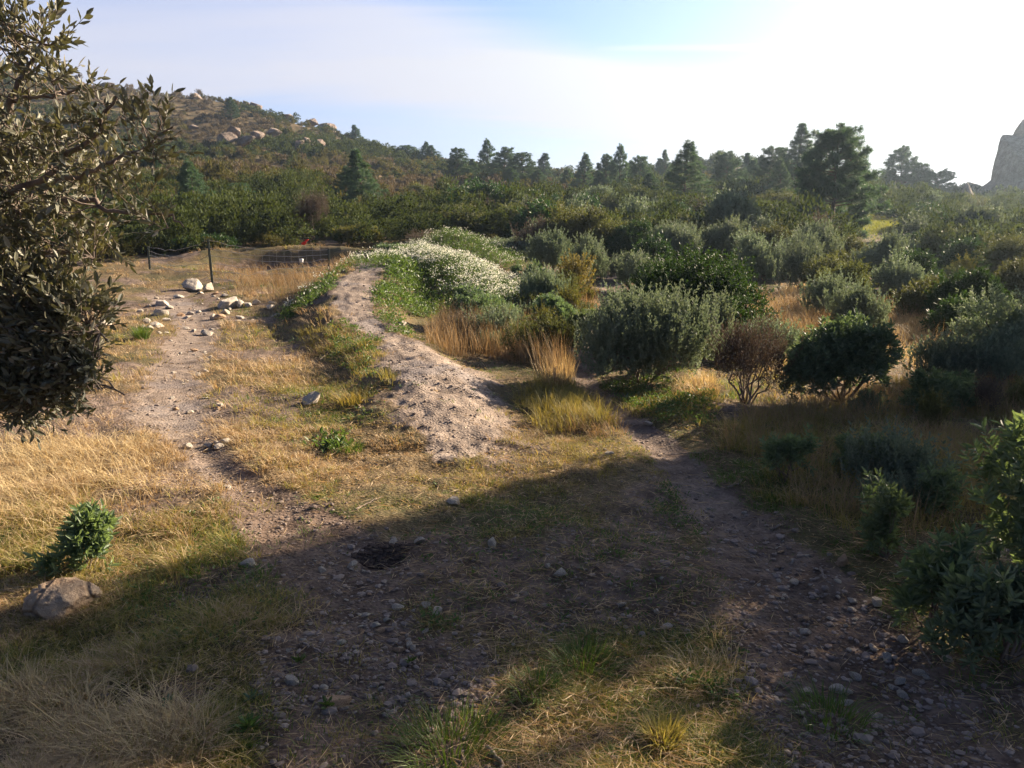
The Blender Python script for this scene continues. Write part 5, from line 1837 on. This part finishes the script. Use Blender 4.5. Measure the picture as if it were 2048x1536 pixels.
#==SMALL==
# ------------------------------------------------------------------ single tufts and rosettes
def tuft(label, px, py, L, per, rad, curve, mat, catg='grass tuft', group=None, W=0.004, name='grass_tuft', lean=(0, 0, 0)):
    p = gp(px, py)
    z0 = p[2]
    n = per
    a = rng.random(n) * 6.28
    q = np.sqrt(rng.random(n))
    P = np.stack([np.cos(a) * q * rad, np.sin(a) * q * rad, np.full(n, -0.01)], -1)
    out = np.stack([np.cos(a) * (.25 + q), np.sin(a) * (.25 + q), np.zeros(n)], -1) + rng.normal(size=(n, 3)) * np.array([.25, .25, 0]) + np.array(lean)
    V, Fc, T = blades(P, out, L * (.5 + .6 * rng.random(n)), W * (.7 + .6 * rng.random(n)), np.clip(curve * (.4 + rng.random(n)), 0, 1), None, 4)
    o = obj(name, mesh_np('grass_tuft', V, Fc, [mat], False, {'tint': T}), None, (p[0], p[1], z0))
    return tag(o, label, catg, group)


tuft('large dark green grass tussock at the bottom edge', 905, 1500, .115, 700, .17, .85, M_GREEN)
tuft('round golden tussock in the sunlit patch at the bottom right', 1325, 1480, .095, 420, .055, .5, M_OLIVEGRASS)
tuft('dark green tussock in the shade, middle of the foreground', 1170, 1335, .12, 420, .10, .7, M_GREEN)
tuft('smaller dark green tussock in the shade left of the round golden one', 1075, 1385, .10, 260, .08, .7, M_GREEN)
tuft('bright green rushy tussock beside the left track, right of the near tree', 283, 678, .26, 260, .10, .35, M_GREEN, W=.008)
tuft('yellow green tussock at the right foot of the pale rock by the mound', 720, 800, .15, 420, .24, .6, M_OLIVEGRASS, W=.006)
tuft('green tussock in the sun left of the big bare mound front', 700, 900, .10, 160, .10, .5, M_GREEN, W=.005)
tuft('yellow tussock against the mound foot, right side', 1110, 775, .24, 260, .14, .35, M_DRY, W=.006)
tuft('orange brown cushion of fine grass below the twiggy shrub', 1398, 790, .17, 520, .17, .8, M_REED, W=.005)
tuft('dark shaded tussock beside the right track near the bottom', 1660, 1440, .11, 260, .12, .7, M_GREEN)
tuft('straw coloured tussock at the bottom left corner', 330, 1510, .10, 420, .15, .75, M_DRY)


for px_, py_, w_ in ((70, 1236, 'left'), (125, 1246, 'front'), (190, 1238, 'right')):
    tuft('matted straw tuft grown up against the %s of the pitted boulder' % w_, px_, py_, .085, 150, .05, .7, M_DRY, W=.003)


def rosette(label, px, py, L, W, n, mat=M_WEED, group='leafy rosettes in the foreground'):
    p = gp(px, py)
    a = np.arange(n) * 2.4 + rng.random(n) * .3
    e = np.linspace(1.2, 0.2, n)
    d = np.stack([np.cos(a) * np.cos(e), np.sin(a) * np.cos(e), np.sin(e)], -1)
    ls = L * np.linspace(.6, 1.0, n)
    V, Fc, T = leaves(np.zeros((n, 3)) + np.array([0, 0, .015]), d, ls, ls * W / L, fold=.12, curl=.12)
    o = obj('leafy_rosette', mesh_np('leafy_rosette', V, Fc, [mat], False, {'tint': T}), None, p)
    return tag(o, label, 'plant', group)


rosette('bright green pointed leaf rosette in the sun at the bottom left', 497, 1462, .062, .017, 18, M_WEED)
rosette('upper paler rosette just above the bright pointed one', 505, 1405, .05, .016, 10, M_BLUE)
rosette('dull blue green round-leaved rosette in the shade at the bottom left', 340, 1412, .040, .018, 8, M_BLUE)
rosette('dark flat rosette in the shade near the two pale flat stones', 600, 1330, .045, .014, 12, M_WEED)
rosette('green rosette at the right foot of the orange flat stone', 655, 1420, .05, .018, 9, M_WEED)
rosette('small green rosette on the shaded track below the large stones', 820, 1330, .035, .012, 10, M_WEED)
rosette('broad rosette on the sunny side of the mound top', 800, 552, .28, .09, 12, M_WEED)

# ------------------------------------------------------------------ boulders and stones
q = gp(128, 1222)
V, Fc = rock_verts(5, 7, .30, 41, .6)
pit = n3(V * 6, 3) * .30 + n3(V * 13, 8) * .22
V = V + nrm(V) * (pit * sstep(-.2, .5, V[:, 2]) + n3(V * 4, 12) * .12)[:, None]
o = obj('boulder', mesh_np('boulder', V * np.array([.150, .12, .092]), Fc, [M_PITTED], True), None, (q[0] - .01, q[1] + .02, q[2] + .03))
o.rotation_euler = (.1, .12, .5)
tag(o, 'pitted ochre boulder half sunk in dry grass at the left', 'boulder')
for (px, py, wpx, hpx, var, tl, mat, lab) in [
    (388, 568, 46, 34, 1, .15, M_LIME, 'large pale angular rock at the left fence post'),
    (418, 572, 30, 22, 2, .0, M_LIME, 'block leaning on the right of the large angular rock by the fence post'),
    (325, 602, 40, 20, 3, .1, M_LIME, 'flat grey rock left of the track head, upper of a pair'),
    (338, 612, 24, 10, 4, .0, M_LIME, 'small white stone touching the flat grey rock'),
    (320, 622, 34, 16, 5, .1, M_LIME, 'grey slab below the flat grey rock'),
    (455, 604, 58, 24, 6, .2, M_LIME, 'long pale ledge of rock below the fence'),
    (478, 605, 28, 18, 7, .3, M_LIME, 'pointed pale block at the right end of the long ledge'),
    (497, 608, 22, 12, 8, .1, M_LIME, 'small pale stone right of the pointed block'),
    (513, 604, 22, 12, 9, .5, M_LIME, 'narrow tilted pale stone farthest right of the ledge stones'),
    (545, 603, 18, 7, 10, .0, M_LIME, 'thin white stone in the grass between ledge and mound'),
    (424, 632, 20, 18, 11, .4, M_LIME, 'upright wedge of white stone at the head of the track'),
    (449, 622, 26, 12, 12, .1, M_LIME, 'pale stone just right of the upright wedge'),
    (206, 643, 46, 20, 13, .2, M_LIME, 'grey and white rock at the edge of the near tree'),
    (70, 582, 46, 24, 14, .0, M_LIME, 'squared pale block seen through the near tree leaves'),
    (295, 640, 18, 14, 15, .2, M_LIME, 'white corner stone beside the rushy tussock'),
    (332, 638, 18, 8, 16, .0, M_LIME, 'brownish flat stone right of the white corner stone'),
    (386, 660, 16, 8, 17, .0, M_LIME, 'small white stone alone on the middle of the left track head'),
    (625, 790, 50, 28, 18, .1, M_LIME, 'pale pitted rock in the grass left of the mound'),
    (806, 645, 28, 15, 19, .3, M_LIME, 'pale pointed stone on the right flank of the mound'),
    (437, 890, 30, 10, 20, .1, M_LIME, 'dark flat stone on the bare part of the left track'),
    (490, 858, 14, 10, 21, .2, M_LIME, 'small white stone on the grass right of the left track'),
    (455, 972, 18, 11, 22, .1, M_LIME, 'grey squarish stone on the sandy stretch of the left track'),
    (498, 1124, 36, 20, 23, .0, M_LIME, 'white block of stone at the edge of the shade, left of the track'),
    (786, 1080, 26, 13, 24, .0, M_LIME, 'white flat stone just above the dug hole'),
    (838, 1077, 34, 15, 25, .2, M_LIME, 'grey flat stone right of the white one above the hole'),
    (985, 1083, 26, 18, 26, .4, M_LIME, 'peaked grey stone in shade, centre of the foreground'),
    (705, 1127, 22, 14, 27, .1, M_LIME, 'grey stone at the left lip of the dug hole'),
    (645, 1137, 18, 12, 28, .3, M_LIME, 'small white stone between the block and the hole'),
    (1122, 1142, 34, 18, 29, .2, M_LIME, 'largest white stone in the shaded grass, with a lichen hood'),
    (1096, 1130, 18, 10, 30, .0, M_LIME, 'little white stone touching the largest one in the shaded grass'),
    (582, 1352, 38, 22, 31, .1, M_LIME, 'large pale flat stone in the shade at lower left'),
    (650, 1373, 26, 16, 32, .3, M_LIME, 'pointed grey stone right of the large pale flat one'),
    (668, 1397, 62, 22, 33, .1, M_TANROCK, 'orange flat stone on the near track'),
    (762, 1395, 22, 12, 34, .0, M_TANROCK, 'small rust brown stone on the near track'),
    (815, 1388, 22, 13, 35, .1, M_LIME, 'round pale pebble stone right of the rust brown one'),
    (875, 1220, 28, 16, 36, .2, M_LIME, 'grey rounded stone in shade below the hole'),
    (795, 1212, 26, 12, 37, .1, M_LIME, 'buff flat stone on the track left of the grey rounded one'),
    (780, 1175, 16, 10, 38, .0, M_TANROCK, 'little orange stone on the shaded track'),
    (1280, 1153, 18, 10, 39, .1, M_TANROCK, 'little orange stone in the shaded grass at centre right'),
    (1312, 1220, 16, 10, 40, .1, M_LIME, 'pinkish pebble in the shaded grass at centre right'),
    (1333, 1250, 24, 12, 41, .1, M_LIME, 'flat grey stone in the shaded grass, right of the pinkish pebble'),
    (1283, 1266, 18, 12, 42, .3, M_LIME, 'bluish white stone, lower of the shaded grass stones'),
    (1250, 1252, 12, 9, 43, .3, M_LIME, 'tiny pale stone left of the bluish white one'),
    (1217, 905, 22, 9, 44, .1, M_LIME, 'white flat stone in the grass near the bend of the right track'),
    (905, 1000, 44, 12, 45, .1, M_LIME, 'long flat pale stone in the sunlit grass, centre'),
    (1418, 1015, 14, 9, 46, .1, M_LIME, 'white pebble on the left edge of the narrow right track'),
    (1490, 1023, 16, 9, 47, .2, M_LIME, 'white pebble on the right edge of the narrow right track'),
    (1683, 1120, 36, 22, 48, .3, M_TANROCK, 'ochre stone at the foot of the dark leafy shrub'),
    (1657, 1107, 14, 10, 49, .0, M_LIME, 'small grey stone left of the ochre stone'),
    (1755, 1202, 26, 18, 50, .1, M_LIME, 'reddish grey stone at the right edge of the stony track'),
    (1805, 1275, 22, 16, 51, .2, M_LIME, 'grey stone under the edge bush, upper of three'),
    (1840, 1340, 28, 18, 52, .2, M_LIME, 'pale block under the edge bush, middle of three'),
    (1850, 1352, 18, 11, 53, .0, M_LIME, 'buff flat stone touching the pale block under the edge bush'),
    (1800, 1360, 24, 14, 54, .1, M_LIME, 'grey flat stone left of the pale block under the edge bush'),
    (1710, 1350, 24, 13, 55, .0, M_LIME, 'pinkish rounded stone on the stony right track'),
    (1805, 1385, 22, 13, 56, .1, M_LIME, 'lowest grey stone near the right bottom corner track edge'),
    (1610, 1262, 30, 12, 57, .2, M_LIME, 'dark slab at the sunlit edge of the right track'),
    (1895, 1315, 22, 14, 58, .1, M_LIME, 'dim stone deep in the shade under the edge bush'),
    (1298, 845, 22, 10, 59, .1, M_LIME, 'grey stone at the shaded bend of the right track'),
    (870, 1500, 12, 40, 60, .0, M_LIME, ''),
]:
    if not lab:
        continue
    q = gp(px, py + hpx * 0.45)
    s = math.hypot(q[1], EYE) / F
    rock('stone', lab, q, (wpx * s, wpx * s * .75, hpx * s * 1.15), rng.random() * 6.28, mat, 3 if wpx < 34 else 4, var % 14, (tl * .4, tl), .32, 'stone', 'stones on the ground', cuts=15, rough=.15, keep=.36)

def rubble():
    for pix, n, lo, hi, lab in [
        ([(250, 680), (420, 690), (560, 640), (600, 590), (430, 575), (280, 600)], 60, .05, .22, 'small pale rubble stone scattered in the grass around the track head'),
        ([(310, 900), (460, 900), (420, 700), (340, 700)], 34, .03, .10, 'small pale stone lying on the worn left track'),
        ([(560, 1300), (860, 1500), (860, 1200), (640, 1090)], 46, .018, .045, 'small pebble sized stone on the shaded near track'),
        ([(1500, 1150), (1650, 1400), (1900, 1480), (1700, 1180), (1560, 1060)], 54, .018, .05, 'small grey stone on the stony right track'),
        ([(900, 1320), (1450, 1320), (1400, 1120), (1000, 1100)], 22, .015, .04, 'small stone half hidden in the shaded foreground grass'),
    ]:
        x, y = scatter_poly(pix, n)
        z = H(x, y)
        for i in range(n):
            sz = lo + (hi - lo) * rng.random() ** 2.5
            rock('stone', lab, (x[i], y[i], z[i]), (sz * (1 + .5 * rng.random()), sz, sz * (.35 + .4 * rng.random())), rng.random() * 6.28, M_LIME if rng.random() < .8 else M_TANROCK, 3, int(rng.integers(14)),
                 (rng.normal() * .2, rng.normal() * .2), .3, 'stone', lab, cuts=15, rough=.15, keep=.36)


rubble()

# ------------------------------------------------------------------ sticks
def stick(label, pix, rad, lift=.012):
    pts = [gp(*p) for p in pix]
    pts = np.array(pts)
    pts[:, 2] += lift
    t = np.linspace(0, len(pts) - 1, len(pts) * 3)
    qq = np.stack([np.interp(t, np.arange(len(pts)), pts[:, c]) for c in range(3)], -1)
    qq[1:-1] += rng.normal(size=(len(qq) - 2, 3)) * rad * .5
    c0 = qq.mean(0)
    V, Fc, _ = tube(qq - c0, np.linspace(rad, rad * .5, len(qq)), 6)
    tag(obj('stick', mesh_np('stick', V, Fc, [M_WOOD], True), None, c0), label, 'stick', 'dead sticks on the ground')


stick('curved grey stick on the stony right track beside the ochre stone', [(1640, 1140), (1648, 1160), (1662, 1172)], .006)
stick('forked pale stick at the right edge of the narrow track', [(1455, 978), (1475, 972), (1485, 962)], .006)
stick('short stick lying by the track above the ochre stone', [(1540, 1062), (1558, 1056), (1566, 1052)], .007)
stick('long dark twig across the shaded bend of the right track', [(1335, 913), (1365, 910), (1405, 908)], .005)
stick('thick dark stick at the bottom edge right of the green tussock', [(975, 1502), (1000, 1530), (1012, 1560)], .009)
stick('bent twig in the shade right of the near track', [(862, 1370), (882, 1355), (900, 1342)], .006)
stick('dark broken twig on the left lip of the near track', [(600, 1292), (625, 1300), (648, 1312)], .006)
stick('pale straw-like stick in the sunlit grass left of the mound front', [(712, 1022), (740, 1008), (765, 996)], .004)
stick('fallen twig under the edge bush among the stones', [(1838, 1290), (1845, 1310), (1862, 1335)], .005)
stick('thin slanting stick in the grass on the mound left side', [(640, 722), (655, 708), (668, 698)], .008)

# ------------------------------------------------------------------ tall bent straws at the lower left
def straw(label, pix, rad):
    pts = np.array([at(*p) for p in pix])
    t = np.linspace(0, len(pts) - 1, 14)
    qq = np.stack([np.interp(t, np.arange(len(pts)), pts[:, c]) for c in range(3)], -1)
    c0 = qq[0].copy()
    r_ = np.linspace(rad, rad * .5, 14)
    r_[::4] *= 1.25
    V, Fc, T = tube(qq - c0, r_, 6)
    o = obj('straw_stalk', mesh_np('straw_stalk', V, Fc, [M_DRY], True, {'tint': np.full(len(V), .6)}), None, c0)
    tag(o, label, 'straw stalk', 'bent straw stalks at the lower left')


straw('long jointed straw stalk leaning left at the bottom left corner', [(205, 1545, 2.3), (150, 1470, 2.28), (100, 1435, 2.25), (58, 1402, 2.2)], .0035)
straw('second jointed straw stalk close under the long one', [(190, 1550, 2.3), (140, 1485, 2.28), (110, 1455, 2.25), (88, 1432, 2.22)], .0032)
straw('arching pale straw rising from the left edge at the bottom', [(125, 1540, 2.25), (85, 1495, 2.22), (40, 1470, 2.2), (-10, 1455, 2.18)], .003)
straw('short straw stalk crossing the lower left corner', [(60, 1545, 2.25), (30, 1510, 2.22), (0, 1480, 2.2)], .003)


# ------------------------------------------------------------------ fence and markers
def fence():
    A = on(425, 19.8)
    B = on(658, 20.6)
    Cc = on(300, 22.5)
    r = empty('wire_fence', A)
    tag(r, 'sagging wire fence on dark posts around the pit', 'fence')

    def post(p, top, lean, rad=.027):
        b_ = np.array([p[0], p[1], p[2] - .1]) - np.array(A)
        t_ = np.array([p[0] + lean[0], p[1] + lean[1], top]) - np.array(A)
        # T shaped steel post: two thin plates
        d = nrm((t_ - b_)[None])[0]
        V, Fc = [], []
        for (ux, uy, hx) in ((1, 0, rad), (0, 1, rad)):
            u = np.array([ux, uy, 0.0])
            v = np.array([uy, ux, 0.0])
            for e, c in ((0, b_), (1, t_)):
                for sx in (-1, 1):
                    for sy in (-1, 1):
                        V.append(c + u * hx * sx + v * .008 * sy)
        V = np.array(V)
        for k in (0, 8):
            for f in ((0, 1, 5, 4), (1, 3, 7, 5), (3, 2, 6, 7), (2, 0, 4, 6), (4, 5, 7, 6), (0, 2, 3, 1)):
                Fc.append([k + i for i in f])
        obj('post', mesh_np('post', V, np.array(Fc), [M_POST]), r)
        return b_, t_
    tA = at(425, 478, 19.8)[2]
    tB = at(658, 497, 20.6)[2]
    tC = at(300, 492, 22.5)[2]
    bA, tA_ = post(A, tA, (-.03, 0))
    bB, tB_ = post(B, tB, (.02, 0))
    bC, tC_ = post(Cc, tC, (0, 0))
    wires = []
    for (p0, t0, p1, t1) in ((bA, tA_, bB, tB_), (bC, tC_, bA, tA_)):
        for k in range(6):
            f = .97 - k * .155
            a = p0 + (t0 - p0) * f
            b = p1 + (t1 - p1) * f
            sag = -.03 - .02 * rng.random()
            pts = wander(a, b, 14, .0, sag)
            pts[1:-1, 2] += rng.normal(size=12) * .018
            wires.append(tube(pts, .0055, 4))
        for f in np.linspace(.06, .94, 15):
            lo = p0 + (p1 - p0) * f + (t0 - p0) * .1
            hi = p0 + (p1 - p0) * f + (t0 - p0) * .9
            lo[2] -= .2 * math.sin(f * PI)
            hi[2] -= .2 * math.sin(f * PI)
            wires.append(tube(wander(lo, hi, 4, .02), .0020, 3))
    V, Fc, _ = cat(wires)
    obj('wire_mesh', mesh_np('wire_mesh', V, Fc, [M_WIRE], True), r)


fence()


def leaning_post():
    b = on(738, 17.5)
    t = at(731, 509, 17.5)
    V, Fc, _ = tube(np.array([b - np.array([0, 0, .1]), (b + t) / 2, t]) - b, [.045, .045, .04], 8)
    o = obj('leaning_post', mesh_np('leaning_post', V, Fc, [M_POST], False), None, b)
    tag(o, 'short dark green post leaning left on top of the mound', 'post')


leaning_post()


def marker():
    b = on(611, 26.5)
    r = empty('marker_stake', b)
    tag(r, 'thin stake with a red tape tied to its top behind the fence', 'marker stake')
    tp = at(611, 484, 26.5) - b
    V, Fc, _ = tube(np.array([[0, 0, -.1], tp * .5, tp]), .010, 5)
    obj('stake', mesh_np('stake', V, Fc, [M_WOOD], True), r)
    # knotted tape: a crumpled strip
    n = 9
    t = np.linspace(0, 1, n)
    t = t
    c = np.stack([.03 + .05 * np.sin(t * 7) - .10 * t, .03 * np.cos(t * 9), -.22 * t + .08], -1) + tp
    wv = 1.2 * np.stack([.055 * np.cos(t * 5), .03 * np.sin(t * 6), .03 * np.sin(t * 4)], -1)
    V = np.concatenate([c - wv, c + wv, c - wv + np.array([0, .008, 0]), c + wv + np.array([0, .008, 0])])
    Fc = [[i, i + 1, n + i + 1, n + i] for i in range(n - 1)] + [[2 * n + i, 3 * n + i, 3 * n + i + 1, 2 * n + i + 1] for i in range(n - 1)]
    Fc += [[i, 2 * n + i, 2 * n + i + 1, i + 1] for i in range(n - 1)] + [[n + i, n + i + 1, 3 * n + i + 1, 3 * n + i] for i in range(n - 1)]
    obj('red_tape', mesh_np('red_tape', V, np.array(Fc), [M_RED], True), r)
    b = on(612, 20.3)
    tp = at(603, 524, 20.3) - b
    r2 = empty('insulator_rod', b)
    tag(r2, 'thin leaning rod with a white insulator cap in the fence line', 'fence rod')
    V, Fc, _ = tube(np.array([[0, 0, -.1], tp * .5, tp]), .008, 5)
    obj('rod', mesh_np('rod', V, Fc, [M_POST], True), r2)
    V, Fc, _ = tube(np.array([tp + np.array([0, 0, z]) for z in (-.02, -.01, .02, .05, .08, .085)]), [.01, .05, .04, .055, .05, .005], 8)
    obj('insulator', mesh_np('insulator', V, Fc, [M_WHITE], True), r2)


marker()

# dug earth around the hole in the track
q = gp(765, 1112)
pcs = []
for k in range(420):
    a, u = rng.random() * 6.28, math.sqrt(rng.random())
    u = u * (0.8 + 0.4 * vn(np.array([a * 1.3]), np.array([2.0]), 7)[0])
    X, Y = math.cos(a) * u * .15, math.sin(a) * u * .085
    V, Fc = rock_verts(1, 3, .35, k % 9)
    sz = .004 + .011 * rng.random() ** 3
    pcs.append((V * sz * np.array([1.2, 1, .7]) + np.array([X, Y, float(H([q[0] + X], [q[1] + Y])[0]) - q[2] + sz * .2 + .012 * (1 - u)]), Fc, np.zeros(len(V))))
V, Fc, _ = cat(pcs)
o = obj('dug_earth', mesh_np('dug_earth', V, Fc, [M_SOIL], False), None, q)
tag(o, 'patch of dark freshly dug earth on the shaded track', 'dug earth')
#==HAZE==
# ------------------------------------------------------------------ haze
def haze():
    x0, x1, y0, y1, z0, z1 = -340, 340, -340, 340, -30, 62
    V = np.array([[x, y, z] for x in (x0, x1) for y in (y0, y1) for z in (z0, z1)], float)
    Fc = np.array([[0, 1, 3, 2], [4, 6, 7, 5], [0, 4, 5, 1], [2, 3, 7, 6], [0, 2, 6, 4], [1, 5, 7, 3]])
    m = bpy.data.materials.new('haze_air')
    m.use_nodes = True
    t = NT(m.node_tree)
    t.n.clear()
    pv = t('ShaderNodeVolumePrincipled', {'Color': (0.62, 0.80, 1.0, 1), 'Density': 0.00075, 'Anisotropy': 0.75})
    t('ShaderNodeOutputMaterial', {'Volume': pv.outputs[0]})
    o = obj('haze', mesh_np('haze', V, Fc, [m]))
    tag(o, 'thin bluish haze in the air over the slopes', None, None, 'stuff')


haze()
